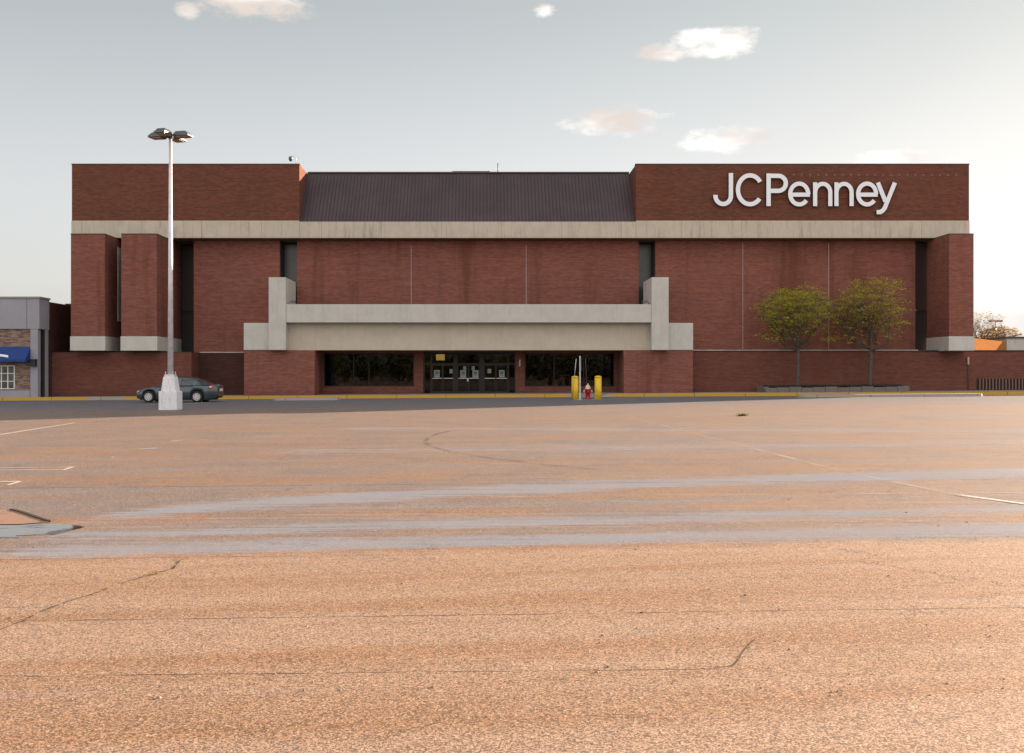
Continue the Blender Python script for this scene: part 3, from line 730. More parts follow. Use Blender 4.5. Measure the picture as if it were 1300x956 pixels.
for (a, b_), ps in zip(leaves, papers):
    x0, x1 = dxx(a), dxx(b_); f = MB(); z0, z1 = dz_(602), dz_(287); s_ = .05
    f.box(x0, x0+s_, YD+.09, YD+.16, z0, z1); f.box(x1-s_, x1, YD+.09, YD+.16, z0, z1); f.box(x0+s_, x1-s_, YD+.09, YD+.16, z1-.06, z1); f.box(x0+s_, x1-s_, YD+.09, YD+.16, z0, z0+.16)
    d = f.build('entrance_door', M['bronze'], store)
    MB().box(x0+s_, x1-s_, YD+.12, YD+.13, z0+.16, z1-.06).build('pane', M['glass'], d)
    MB().box(x0+.04, x1-.04, YD+.03, YD+.07, dz_(440), dz_(432)).build('push_bar', M['steel'], d)
    for (pa, pb, pt, pbm, pr_) in ps:
        mbp = MB(); mbp.box(dxx(pa), dxx(pb), YD+.112, YD+.119, dz_(pbm), dz_(pt))
        if pr_: 
            cx_, cw_ = (dxx(pa)+dxx(pb))/2, (dxx(pb)-dxx(pa))*.30; zc_ = dz_(pt)-(dz_(pt)-dz_(pbm))*.33
            mbp.box(cx_-cw_, cx_+cw_, YD+.109, YD+.1115, zc_-.13, zc_+.07, 1); mbp.box(cx_-cw_, cx_+cw_, YD+.109, YD+.1115, zc_-.22, zc_-.19, 1)
        else:
            zz = dz_(pt)
            for q in range(4): mbp.box(dxx(pa)+.03, dxx(pb)-.03, YD+.109, YD+.1115, zz-.08-q*.07, zz-.06-q*.07, 1)
        mbp.build('paper_notice', [M['paper'], M['print']], d)
MB().box(dxx(632), dxx(648), YD+.0, YD+.05, dz_(470), dz_(434)).build('door_handle', M['white'], frame)
mb = MB(); hx_ = X(659.6,YD)
for q in range(4): mb.box(hx_-.045+(.02 if q%2 else 0), hx_+.045+(.02 if q%2 else 0), YD-.012, YD-.002, H(465,YD)+q*.115, H(465,YD)+q*.115+.09)
mb.build('wall_plate', M['white'], store)
# low right recess & lights on the canopy
def flood(x0, sgn):
    zb = H(386.3,61.76)
    mb = MB(); mb.tube([(x0,62.1,zb),(x0,62.1,zb+.16),(x0+.12*sgn,62.1,zb+.22)], .02, 8)
    mb.box(min(x0+.1*sgn,x0+.42*sgn), max(x0+.1*sgn,x0+.42*sgn), 61.95, 62.25, zb+.14, zb+.24)
    mb.build('floodlight', M['lamp_head'], store)
flood(fl[1]+.12, 1); flood(fr_[0]-.12, -1)
# anchor marks from an older sign on the right parapet
for k in range(21):
    px = 1008+10.3*k
    if px > 1221: break
    x_ = X(px,64); z_ = H(222+0.002*(px-1008),64)
    MB().lathe((x_,64.03,z_), [(.075,.0),(.075,-.006),(.03,-.02)], 10, axis='Y').build('anchor_patch', M['disc'], store)
# left dark recess wall beside the car and ledge
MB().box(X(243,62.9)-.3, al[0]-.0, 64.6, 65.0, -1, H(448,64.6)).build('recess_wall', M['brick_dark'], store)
MB().box(X(243,62.9)+.05, al[0]-.002, 64.55, 64.99, H(448,64.6)+.002, H(446.7,64.6)).build('ledge', M['flash'], store)

# low brick walls ----------------------------------------------------------
lw = thing('low_brick_wall', 'low brick wall under the two left piers, behind the parked car', 'wall', (-23,63,0))
MB().box(X(62,62.9), X(243,62.9), 62.9, 66.9, -1, H(447,62.9)-.04).build('wall', M['brick_low'], lw)
MB().box(X(62,62.9)-.02, X(243,62.9)+.02, 62.88, 66.9, H(447,62.9)-.038, H(447,62.9)).build('coping', M['coping'], lw)
rw = thing('low_brick_wall', 'long low brick wall behind the two trees running past the right end', 'wall', (25,63.4,0))
zrw = H(445.2,63.4)
MB().box(ar[1]+.002, 46, 63.4, 64.99, -1, zrw-.09).build('wall', M['brick_low'], rw)
MB().box(ar[1]+.01, 46, 63.43, 64.9, zrw-.088, zrw-.003).build('shadow_strip', M['black'], rw)  # black strip standing in for the shade under the flashing
MB().box(ar[1]+.01, X(1165,63.4), 63.34, 64.98, zrw, zrw+.06).build('flashing', M['flash'], rw)
MB().box(X(1165,63.4)+.01, 46, 63.37, 64.98, zrw, zrw+.035).build('coping', M['coping'], rw)
gx0 = X(1240,63.4); mb = MB(); gz0, gz1 = H(494.8,63.4), H(480.5,63.4)
mb.box(gx0, 44, 63.375, 63.398, gz0, gz1, 0)
for k in range(40):
    x_ = gx0+.14+k*.21
    mb.box(x_, x_+.07, 63.33, 63.374, gz0, gz1, 1)
mb.build('vent_grille', [M['dark'], simple('grille_slat', (0.20,0.10,0.07), 0.6)], rw)
mb = MB(); px_ = X(1228.5,63.4); mb.tube([(px_,63.34,.4),(px_,63.34,H(453.5,63.4))], .022, 8); mb.box(px_-.05, px_+.05, 63.28, 63.39, H(463,63.4), H(453.5,63.4), 1)
mb.build('downpipe', [M['coping'], M['flash']], rw)

# ================================================================ SIGN
sign = thing('store_sign', 'large white raised store name letters on the right brick parapet', 'sign', (X(1020,63.9), 63.9, H(262,63.9)))
YS = 63.80
def sx(zx): return X(890+zx/3.714, YS)
def sz(zy): return H(200+zy/3.714, YS)
def arc(cx_, cy_, rx, ry, a0, a1, n=20):
    return [(cx_+rx*math.cos(R(a0+(a1-a0)*k/n)), cy_-ry*math.sin(R(a0+(a1-a0)*k/n))) for k in range(n+1)]
def letter(strokes, w=20.5):
    mb = MB()
    for si, path_ in enumerate(strokes):
        P = [Vector((sx(a), sz(b_))) for a, b_ in path_]; Q = [P[0]]
        for p in P[1:]:
            if (p-Q[-1]).length > 1e-4: Q.append(p)
        P = Q; hw = w/3.714*YS/F/2; Lp, Rp = [], []
        for i, p in enumerate(P):
            d0 = (P[i]-P[i-1]).normalized() if i else None; d1 = (P[i+1]-P[i]).normalized() if i < len(P)-1 else None
            if d0 is None: d0 = d1
            if d1 is None: d1 = d0
            n0 = Vector((-d0.y,d0.x)); n1_ = Vector((-d1.y,d1.x)); nn = (n0+n1_).normalized(); k = hw/max(0.5, nn.dot(n0))
            Lp.append(p+nn*k); Rp.append(p-nn*k)
        yf = YS+.004*si; yb = YS+.16
        for i in range(len(P)-1):
            a, b_, c, d = Lp[i], Lp[i+1], Rp[i+1], Rp[i]
            mb.face([(a.x,yf,a.y),(b_.x,yf,b_.y),(c.x,yf,c.y),(d.x,yf,d.y)], 0)
            mb.face([(a.x,yb,a.y),(b_.x,yb,b_.y),(c.x,yb,c.y),(d.x,yb,d.y)], 1)
            mb.face([(a.x,yf,a.y),(b_.x,yf,b_.y),(b_.x,yb,b_.y),(a.x,yb,a.y)], 1)
            mb.face([(d.x,yf,d.y),(c.x,yf,c.y),(c.x,yb,c.y),(d.x,yb,d.y)], 1)
        for i in (0, -1):
            a, d = Lp[i], Rp[i]; mb.face([(a.x,yf,a.y),(d.x,yf,d.y),(d.x,yb,d.y),(a.x,yb,a.y)], 1)
    mb.build('letter', [M['letter'], M['letter_side']], sign)
letter([[(141,73),(141,178)]+arc(104.5,180,36.5,39,0,-186)])
letter([arc(231,152,57,68,33,322,40)])
letter([[(318.5,75),(318.5,229)], [(318.5,86),(364,86)]+arc(364,121.5,36,35.5,90,-90)+[(318.5,157)]])
def ee(cx_): letter([arc(cx_,172,42.5,49,-2,322,36), [(cx_-42,175),(cx_+50,175)]], 19.5)
def nn_(cx_): letter([[(cx_,117),(cx_,229)], arc(cx_+36,164,35.5,40,172,0,18)+[(cx_+71.5,229)]], 19.5)
ee(463); nn_(538); nn_(638.5); ee(783)
letter([[(914,118),(874,218),(867,236),(858,249),(846,257),(828,258)], [(834,118),(870,208)]], 20)
MB().box(sx(57), sx(905), 63.985, 64.02, sz(190), sz(184)).build('mounting_rail', M['brick_top'], sign)

# ================================================================ rooftop bits
sc = thing('dome_camera', 'dome security camera on a gooseneck at the inner corner of the left parapet', 'camera', (X(376,64.2),64.2,zt+.06))
xg = X(376,64.2); zg = zt+.06
MB().tube([(xg,64.2,zg),(xg,64.2,zg+.42),(xg-.06,64.2,zg+.50),(xg-.25,64.2,zg+.52),(xg-.33,64.2,zg+.48)], .022, 8).build('gooseneck_arm', M['steel'], sc)
MB().lathe((xg-.36,64.2,zg+.46), [(.10,.03),(.13,0),(.13,-.12),(.10,-.22),(.04,-.28)], 14).build('dome_housing', M['lamp_head'], sc)
xq = X(632,67.2)
an = tag(MB().tube([(xq,67.15,z1r-.05),(xq,67.15,z1r+.72)], .03, 8).build('vent_pipe', M['coping']), 'thin vent pipe standing on the ridge of the metal roof', 'pipe')
hv = thing('rooftop_unit', 'low flat rooftop unit just showing above the metal roof ridge', 'rooftop unit', (X(598,70),70,z1r))
MB().box(X(575,70), X(621,70), 70, 72.5, z1r-.5, H(218.2,70)).build('cabinet', M['coping'], hv)
MB().box(X(575,70)-.05, X(621,70)+.05, 69.95, 72.55, H(218.2,70)+.002, H(218.2,70)+.05).build('lid', M['lamp_head'], hv)

# ================================================================ LEFT BUILDING
lb = thing('retail_building', 'low grey panelled shop at the left edge with stone veneer and blue awning', 'shop', (-33,61,0))
XE = X(50,61); ztl = H(379,61)
MB().box(-48, XE, 61.0, 62.4, H(417.6,61), ztl).build('fascia', M['fascia_grey'], lb, 0.01)
MB().box(-48, XE+.05, 60.95, 62.45, ztl+.002, ztl+.12).build('fascia_cap', M['louvre'], lb)
for px in (34,): MB().box(X(px,61)-.01, X(px,61)+.01, 60.992, 61.0, H(417,61), ztl).build('panel_joint', M['coping'], lb)
def stone_mat():
    m_ = bpy.data.materials.new('stacked_stone'); m_.use_nodes = True; t = NT(m_.node_tree); b = t.n['Principled BSDF']; b.inputs['Roughness'].default_value = 0.85
    x, y, z = t.xyz(t.node('ShaderNodeTexCoord').outputs['Object'])
    br = t.node('ShaderNodeTexBrick'); t.put(br.inputs['Vector'], t.comb(x, z)); br.inputs['Scale'].default_value = 1.0
    br.inputs['Brick Width'].default_value = 0.42; br.inputs['Row Height'].default_value = 0.09; br.inputs['Mortar Size'].default_value = 0.012
    t.put(br.inputs['Color1'], (0.34,0.22,0.15)); t.put(br.inputs['Color2'], (0.12,0.085,0.075)); t.put(br.inputs['Mortar'], (0.05,0.04,0.035))
    n = t.noise(t.comb(t.m('MULTIPLY', x, 1.8), t.m('MULTIPLY', z, 9.0)), 1.0, 3.0)
    c = t.mix(t.ramp(n, 0.42, 0.62), br.outputs[0], (0.30,0.20,0.16)); t.put(b.inputs['Base Color'], c)
    t.put(b.inputs['Normal'], t.bump(br.outputs['Fac'], 0.6, -0.02)); return m_
M['stone'] = stone_mat()
MB().box(-48, X(38.3,61.1), 61.1, 61.6, H(495.5,61.1), H(417.8,61.1)).build('stone_wall', M['stone'], lb)
MB().box(-48, X(38.3,61.1), 61.06, 61.6, -1, H(495.5,61.1)-.002).build('skirting', M['fascia_grey'], lb)
MB().box(X(38.5,61.02), X(48,61.02), 61.02, 61.4, -1, H(417.8,61)).build('pilaster', M['fascia_grey'], lb)
MB().box(X(48,61.2), XE-.06, 61.6, 61.9, -1, H(417.8,61)).build('return_wall', M['slot_dark'], lb)
MB().box(XE-.12, XE-.04, 61.9, 62.35, -1, H(417.8,61)).build('rear_pilaster', M['fascia_grey'], lb)
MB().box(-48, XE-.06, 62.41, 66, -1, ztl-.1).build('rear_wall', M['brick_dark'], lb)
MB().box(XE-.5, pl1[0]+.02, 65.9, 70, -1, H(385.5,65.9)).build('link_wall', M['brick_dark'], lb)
xw1 = X(19,61.1); wz0, wz1 = H(494,61.1), H(464,61.1)
mb = MB(); mb.box(xw1-2.3, xw1, 61.06, 61.10, wz1-.05, wz1); mb.box(xw1-2.3, xw1, 61.06, 61.10, wz0, wz0+.05)
for k in range(7): mb.box(xw1-.06-k*.40, xw1-k*.40, 61.062, 61.098, wz0+.05, wz1-.05)
for q in (1/3, 2/3): mb.box(xw1-2.3, xw1, 61.068, 61.094, wz0+(wz1-wz0)*q-.02, wz0+(wz1-wz0)*q+.02)
wdw = mb.build('window', M['white'], lb)
MB().box(xw1-2.3, xw1-.02, 61.085, 61.097, wz0+.02, wz1-.02).build('pane', simple('left_window_pane', (0.075,0.09,0.075), 0.12, var=0.5, vscale=2.5), wdw)
xe_ = X(37,60.6)
mb = MB(); za, zb2 = H(440,61.1), H(456,60.4)
mb.prism([(-33,61.09,za),(-33,60.35,zb2),(-33,60.35,zb2-.16),(-33,61.09,zb2-.16)], (xe_+33-.12,0,0))
aw = mb.build('awning', M['awning'], lb)
# white stroke lettering fragment on the awning slope
def awp(px, py):
    s_ = (H(py,60.7)-zb2)/(za-zb2); s_ = max(0, min(1, s_)); y_ = 60.35+(61.09-60.35)*s_; return (X(px,y_), y_-.02, zb2+(za-zb2)*s_+.012)
MB().prism([awp(-6,449.2),awp(4,450.2),awp(10.5,451.3),awp(10.5,454.3),awp(3,453.0),awp(-6,452.2)], (0,.012,0)).build('awning_script', M['white'], aw)
mb = MB(); lx0, lx1 = X(38.5,60.9), X(46,60.9)
mb.box(lx0, lx1, 60.75, 61.018, H(465,60.9), H(457.5,60.9)); mb.box(lx0-.02, lx1+.02, 60.72, 61.018, H(457.5,60.9)+.002, H(457,60.9)+.05)
mb.build('wall_lamp', M['black'], lb)

# ================================================================ FAR RIGHT
fb = thing('concrete_building', 'pale concrete building behind the low wall at the right edge with one sunlit side', 'building', (46,86,0))
A_ = Vector((X(1236,79),79)); B_ = Vector((X(1278,88),88))
mb = MB(); mb.prism([(A_.x,A_.y,-1),(B_.x,B_.y,-1),(B_.x-2,B_.y+4,-1),(A_.x-4,A_.y+4,-1)], (0,0,H(431,82)+1))
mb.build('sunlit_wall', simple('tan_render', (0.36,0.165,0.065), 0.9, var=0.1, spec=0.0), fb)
MB().box(B_.x+.01, 75, 88, 105, -1, H(429.5,88)).build('wall', M['conc'], fb)
MB().box(B_.x-.1, 75, 87.9, 105, H(429.5,88)+.002, H(427.3,88)).build('coping', M['coping'], fb)

def street_lamp_far():
    Y_ = 150.0; x_ = X(1264,Y_)
    t_ = thing('parking_lot_lamp', 'distant parking lot lamp seen past the right end of the store', 'lamp post', (x_,Y_,0))
    MB().tube([(x_,Y_,0),(x_,Y_,H(407,Y_))], [.12,.07], 8).build('pole', M['steel'], t_)
    for s_ in (-1, 1): MB().box(x_+(.12 if s_ > 0 else -.95), x_+(.95 if s_ > 0 else -.12), Y_-.25, Y_+.25, H(408.6,Y_), H(406.6,Y_)).build('lamp_head', M['lamp_head'], t_)
    MB().box(x_-.119, x_+.119, Y_-.1, Y_+.1, H(408.2,Y_), H(407.2,Y_)).build('bracket', M['steel'], t_)
street_lamp_far()

# ================================================================ LAMP POST
YL = 42.7; XL = X(216.5,YL); zg = g(XL)
lamp = thing('lamp_post', 'tall galvanised four-headed lamp post on a worn white concrete base', 'lamp post', (XL,YL,zg))
ped = MB(); w1 = X(227.5,YL)-X(204.2,YL); w1 /= 2
ped.box(XL-w1, XL+w1, YL-w1, YL+w1, zg-.2, zg+.80)
a = w1*.80; b_ = .24; h0, h1 = zg+.802, zg+1.43
ped_o = ped.build('pedestal', M['worn_white'], lamp, 0.03)
mb = MB(); lo = [(-a,-a),(a,-a),(a,a),(-a,a)]; 
v0 = [mb.bm.verts.new((XL+p*1.0,YL+q,h0)) for p, q in lo]; v1 = [mb.bm.verts.new((XL+p/a*b_,YL+q/a*b_,h1)) for p, q in lo]
mb.bm.faces.new(v1); mb.bm.faces.new(v0[::-1])
for i in range(4): mb.bm.faces.new((v0[i],v0[(i+1)%4],v1[(i+1)%4],v1[i]))
mb.build('pedestal_top', M['worn_white'], lamp, 0.02)
MB().box(XL-.20, XL+.20, YL-.20, YL+.20, h1+.002, h1+.10).build('base_plate', M['steel'], lamp)
for sx_ in (-1,1):
    for sy_ in (-1,1): MB().lathe((XL+.16*sx_,YL+.16*sy_,h1+.10), [(.02,0),(.02,.12)], 6).build('anchor_bolt', M['steel'], lamp)
ztp = H(176,YL)
MB().tube([(XL,YL,h1+.10),(XL,YL,ztp)], [.125,.065], 20).build('pole', M['steel'], lamp)
MB().box(XL-.09, XL+.09, YL-.09, YL+.09, ztp+.0, ztp+.26).build('mast_top', M['lamp_head'], lamp)
def head(ang):
    c, s_ = math.cos(ang), math.sin(ang)
    def tr(x, y, z): return (XL+x*c-y*s_, YL+x*s_+y*c, ztp+.06+z)
    mb = MB()
    secs = [(.20,.15,.03,.13),(.34,.26,.0,.21),(.78,.26,.0,.21),(.95,.25,-.01,.06)]
    rings = []
    for (x, hw, zb_, zt_) in secs:
        rings.append([mb.bm.verts.new(tr(x, y, z)) for (y, z) in ((-hw,zb_),(-hw,zb_+.08),(-hw*.7,zt_),(hw*.7,zt_),(hw,zb_+.08),(hw,zb_))])
    for r0, r1 in zip(rings, rings[1:]):
        for k in range(6): mb.bm.faces.new((r0[k], r0[(k+1)%6], r1[(k+1)%6], r1[k]))
    mb.bm.faces.new(rings[0][::-1]); mb.bm.faces.new(rings[-1])
    hd = mb.build('lamp_head', M['lamp_head'], lamp, 0.01)
    mb = MB(); q = [tr(x, y, -.035) for x, y in ((.36,-.22),(.86,-.19),(.86,.19),(.36,.22))]; mb.prism(q, (0,0,.022)); mb.build('lens', M['lamp_lens'], hd)
    mb = MB(); mb.tube([tr(.06,0,.09), tr(.23,0,.09)], .035, 8); mb.build('arm', M['lamp_head'], hd)
for k in range(4): head(R(-12)+k*math.pi/2)

# ================================================================ BOLLARDS, HYDRANT, SIGN POST
def bollard(px, lab):
    Yb = 55.2; x_ = X(px,Yb); z_ = g(x_)
    t_ = thing('bollard', lab, 'bollard', (x_,Yb,z_), 'yellow bollards guarding the hydrant')
    MB().lathe((x_,Yb,z_), [(.195,-.1),(.19,1.22)], 24).build('post', M['yellow'], t_)
    MB().lathe((x_,Yb,z_), [(.205,1.221),(.205,1.25),(.17,1.29),(.08,1.32),(.01,1.325)], 24).build('cap', M['yellow'], t_)
    return t_
bollard(730, 'yellow bollard left of the red hydrant, next to the sign post'); bollard(759.3, 'yellow bollard right of the red hydrant')
Yh = 55.6; xh = X(746.3,Yh); zh = g(xh)
hyd = thing('fire_hydrant', 'red fire hydrant with cream top and caps between two yellow bollards', 'hydrant', (xh,Yh,zh))
MB().lathe((xh,Yh,zh), [(.19,-.05),(.19,.05),(.14,.06),(.13,.12),(.135,.50),(.17,.52),(.17,.57)], 20).build('barrel', M['red'], hyd)
MB().lathe((xh,Yh,zh), [(.175,.572),(.175,.60),(.15,.64),(.12,.74),(.07,.80),(.035,.81),(.035,.88),(.02,.885)], 20).build('bonnet', M['cream'], hyd)
for s_ in (-1, 1):
    MB().lathe((xh,Yh,zh+.44), [(.07,.10*s_),(.07,.18*s_)], 14, axis='X').build('side_outlet', M['red'], hyd)
    MB().lathe((xh,Yh,zh+.44), [(.085,.182*s_),(.085,.23*s_),(.03,.24*s_),(.03,.27*s_)], 14, axis='X').build('outlet_cap', M['cream'], hyd)
MB().lathe((xh,Yh,zh+.40), [(.09,-.10),(.09,-.18)], 14, axis='Y').build('front_outlet', M['red'], hyd)
MB().lathe((xh,Yh,zh+.40), [(.105,-.182),(.105,-.225),(.03,-.235),(.03,-.26)], 14, axis='Y').build('outlet_cap', M['red'], hyd)
MB().tube([(xh-.06,Yh+.05,zh+.80),(xh-.13,Yh+.05,H(455,Yh))], .012, 6).build('marker_rod', simple('rusty_rod', (0.16,0.07,0.05), 0.6), hyd)
Yp = 54.0; xp = X(736.3,Yp); zp = g(xp)
sp_ = thing('sign_post', 'metal sign post with its sign turned edge-on beside the hydrant', 'sign post', (xp,Yp,zp))
MB().box(xp-.03, xp+.03, Yp-.03, Yp+.03, zp-.1, H(452,Yp)).build('post', M['steel'], sp_)
mb = MB(); mb.prism([(xp+.034,Yp-.12,H(471,Yp)),(xp+.050,Yp-.12,H(471,Yp)),(xp+.085,Yp+.17,H(471,Yp)),(xp+.068,Yp+.17,H(471,Yp))], (0,0,H(454,Yp)-H(471,Yp)))
mb.build('sign_plate', simple('sign_blue', (0.10,0.22,0.34), 0.4), sp_)
MB().lathe((xp,Yp,zp), [(.16,-.02),(.15,.03),(.06,.05)], 12).build('footing', M['kerb_plain'], sp_)
xa_, ya_ = X(726.3,54.8), 54.75
mr = thing('leaning_marker_rod', 'thin leaning metal rod propped in front of the left yellow bollard', 'rod', (xa_,ya_,g(xa_)))
q0 = Vector((xa_,ya_,g(xa_))); q1 = Vector((X(731.8,54.6),54.75,H(455.5,54.7)))
qm = q0.lerp(q1, .55)
MB().tube([q0, qm], .016, 6).build('lower_rod', simple('rod_rust', (0.35,0.16,0.08), 0.6), mr); MB().tube([qm, q1], .016, 6).build('upper_rod', M['steel'], mr)

# ================================================================ CAR
def car():
    Lc = 4.55; Yc = 54.9; x0 = X(171.5,54.2); hw0 = 0.87; zc_ = g(x0+2.2)
    root = thing('parked_car', 'dark blue-grey sedan parked by the kerb behind the lamp post, facing left', 'car', (x0+Lc/2, Yc, zc_))
    paint = simple('car_paint', (0.042,0.062,0.075), 0.28, metal=0.35, coat=0.8); glassm = simple('car_glass', (0.012,0.028,0.034), 0.06, spec=0.8)
    rub = simple('tyre_rubber', (0.012,0.012,0.012), 0.8); rim = simple('wheel_alloy', (0.60,0.60,0.60), 0.35, metal=0.4); trim = simple('car_trim', (0.012,0.012,0.013), 0.5)
    def lerp(tab, x):
        for (a, va), (b_, vb) in zip(tab, tab[1:]):
            if a <= x <= b_:
                s_ = (x-a)/(b_-a); s_ = s_*s_*(3-2*s_) if False else s_; return va+(vb-va)*s_
        return tab[0][1] if x < tab[0][0] else tab[-1][1]
    wf, wr_ = 0.80, 3.45; wrad = .315; ar_ = .365
    top = [(0,.50),(.03,.58),(.10,.66),(.25,.72),(.6,.80),(1.0,.88),(1.12,.90),(4.0,.99),(4.25,1.02),(4.40,1.00),(4.50,.94),(4.55,.80)]
    bot = [(0,.34),(.06,.24),(.2,.20),(4.1,.20),(4.4,.25),(4.55,.34)]
    wid = [(0,.52),(.05,.62),(.15,.72),(.35,.80),(.8,.86),(1.5,.875),(3.2,.875),(4.0,.84),(4.35,.76),(4.5,.66),(4.55,.58)]
    def zlow(x):
        z = lerp(bot, x)
        for wc in (wf, wr_):
            if abs(x-wc) < ar_: z = max(z, .31+math.sqrt(ar_**2-(x-wc)**2))
        return z
    sta = sorted(set([0,.015,.03,.06,.1,.15]+[i*.05 for i in range(4, 90)]+[wf-ar_+.002, wf+ar_-.002, wr_-ar_+.002, wr_+ar_-.002, wf-ar_-.002, wf+ar_+.002, wr_-ar_-.002, wr_+ar_+.002, 4.47,4.5,4.53,4.55]))
    T = [(0,.90),(.12,.97),(.35,1.0),(.6,1.0),(.78,.975),(.9,.93),(.97,.85),(1.0,.72)]
    mb = MB(); rows = []
    for x in sta:
        zl, zt_ = zlow(x), lerp(top, x); w = lerp(wid, x); r_ = []
        if zl > zt_-.05: zl = zt_-.05
        for f_, k in T: r_.append((w*k, zl+(zt_-zl)*f_))
        ring = [(x0+x, Yc-y, zc_+z) for y, z in r_]+[(x0+x, Yc, zc_+zt_+.015)]+[(x0+x, Yc+y, zc_+z) for y, z in reversed(r_)]
        rows.append([mb.bm.verts.new(p) for p in ring])
    for a, b_ in zip(rows, rows[1:]):
        for k in range(len(a)-1): mb.bm.faces.new((a[k], a[k+1], b_[k+1], b_[k])).smooth = True
    mb.bm.faces.new(rows[0]); mb.bm.faces.new(rows[-1][::-1])
    mb.build('body', paint, root)
    # greenhouse
    rf = [(1.05,.89),(1.25,.99),(1.5,1.13),(1.75,1.27),(1.95,1.35),(2.2,1.40),(2.6,1.425),(2.95,1.41),(3.2,1.37),(3.5,1.27),(3.8,1.14),(4.05,1.03),(4.12,1.005)]
    belt = [(1.05,.885),(4.12,1.0)]
    parts = {k: MB() for k in ('roof','windscreen','rear_window','side_window-1','side_window1','pillar-1','pillar1')}
    xs_ = [1.05+i*(3.07/50) for i in range(51)]
    TT = [(0,0),(.18,.05),(.45,.13),(.72,.22),(.88,.30),(.97,.42),(1.0,.65),(1.01,1.0)]
    def pt(x, i, sg):
        zb_, zt_ = lerp(belt, x)-.02, lerp(rf, x); f_, ins = TT[i]
        hw = (lerp(wid, x)*.93)*(1-ins) if i < 7 else 0; hh = max(zt_-zb_, .002)
        hw = max(hw - 0.0, 0)
        return (x0+x, Yc+sg*hw, zc_+zb_+hh*f_)
    for a, b_ in zip(xs_, xs_[1:]):
        xm = (a+b_)/2
        for i in range(7):
            for sg in (-1, 1):
                if i <= 3:
                    hfull = lerp(rf, xm)-lerp(belt, xm)
                    isw = hfull > .13 and 1.45 < xm < 3.75 and i >= 0
                    if 2.42 < xm < 2.50: isw = False
                    if 3.28 < xm < 3.36: isw = False
                    key = ('side_window' if isw else 'pillar')+str(sg)
                else:
                    key = 'windscreen' if xm < 1.95 else ('rear_window' if xm > 3.22 else 'roof')
                    if i == 4 and key != 'roof': key = 'pillar'+str(sg)
                parts[key].face([pt(a,i,sg), pt(b_,i,sg), pt(b_,i+1,sg), pt(a,i+1,sg)]).smooth = True
    for k, m2 in parts.items():
        bmesh.ops.remove_doubles(m2.bm, verts=m2.bm.verts[:], dist=.0005)
        m2.build(k.rstrip('-1'), glassm if 'win' in k else (paint), root)
    for sg in (-1, 1):
        for wc in (wf, wr_):
            yy = Yc+sg*.80
            tw = MB().lathe((x0+wc, yy, zc_+wrad), [(.20,-.10),(.29,-.10),(.315,-.08),(.315,.08),(.29,.10),(.20,.10)], 32, axis='Y').build('wheel', rub, root)
            r_ = MB(); yo = yy+sg*.125
            r_.lathe((x0+wc, yy+sg*.078, zc_+wrad), [(.205,0),(.205,.045*sg),(.185,.046*sg),(.18,.0)], 32, axis='Y')
            for s_ in range(9):
                a_ = 2*math.pi*s_/9; d = Vector((math.cos(a_),0,math.sin(a_))); n_ = Vector((-math.sin(a_),0,math.cos(a_)))
                c0 = Vector((x0+wc, yo-.01*sg, zc_+wrad))
                r_.prism([c0+d*.03-n_*.026, c0+d*.185-n_*.034, c0+d*.185+n_*.034, c0+d*.03+n_*.026], (0,-.03*sg,0))
            r_.lathe((x0+wc, yo, zc_+wrad), [(.045,-.03*sg),(.045,.005*sg),(.02,.012*sg)], 12, axis='Y')
            r_.build('rim', rim, tw)
            MB().lathe((x0+wc, yy-sg*.02, zc_+wrad), [(.2,-.04),(.2,.04)], 20, axis='Y').build('brake_disc', trim, tw)
    MB().box(x0+.25, x0+4.2, Yc-.68, Yc+.68, zc_+.14, zc_+.60).build('underbody', trim, root)
    hl = simple('headlight_glass', (0.55,0.58,0.6), 0.15); tlm = simple('taillight_red', (0.55,0.012,0.02), 0.2); tlm2 = simple('lamp_clear', (0.75,0.62,0.62), 0.2)
    for sg in (-1, 1):
        MB().prism([(x0+.015,Yc+sg*.50,zc_+.52),(x0+.10,Yc+sg*.722,zc_+.54),(x0+.30,Yc+sg*.805,zc_+.62),(x0+.22,Yc+sg*.76,zc_+.68),(x0+.06,Yc+sg*.56,zc_+.62)], (0,sg*.02,0)).build('headlight', hl, root)
        t1 = MB().prism([(x0+4.06,Yc+sg*.838,zc_+.80),(x0+4.33,Yc+sg*.775,zc_+.79),(x0+4.36,Yc+sg*.75,zc_+.94),(x0+4.12,Yc+sg*.81,zc_+.93)], (0,sg*.03,0)).build('taillight', tlm, root)
        MB().prism([(x0+4.13,Yc+sg*.862,zc_+.82),(x0+4.25,Yc+sg*.835,zc_+.82),(x0+4.25,Yc+sg*.83,zc_+.89),(x0+4.15,Yc+sg*.858,zc_+.89)], (0,sg*.012,0)).build('reflector', tlm2, t1)
        mb = MB(); mb.tube([(x0+1.62,Yc+sg*.80,zc_+.98),(x0+1.60,Yc+sg*.95,zc_+1.0)], [.03,.05], 8); mb.tube([(x0+1.56,Yc+sg*.93,zc_+1.0),(x0+1.70,Yc+sg*.93,zc_+1.01)], [.06,.075], 8); mb.build('wing_mirror', paint, root)
        for xx in (2.32, 3.22):
            MB().box(x0+xx-.10, x0+xx+.08, Yc+sg*.872-.012, Yc+sg*.872+.012, zc_+.83, zc_+.86).build('door_handle', paint, root)
        mb = MB()
        for xx in (1.42, 2.45, 3.25): mb.box(x0+xx-.006, x0+xx+.006, Yc+sg*.868-.009, Yc+sg*.868+.009, zc_+.36, zc_+.86)
        mb.build('door_seams', trim, root)
    MB().box(x0+4.545, x0+4.57, Yc-.26, Yc+.26, zc_+.62, zc_+.76).build('number_plate', M['white'], root)
    MB().box(x0-.012, x0+.03, Yc-.42, Yc+.42, zc_+.30, zc_+.44).build('grille', trim, root)
car()

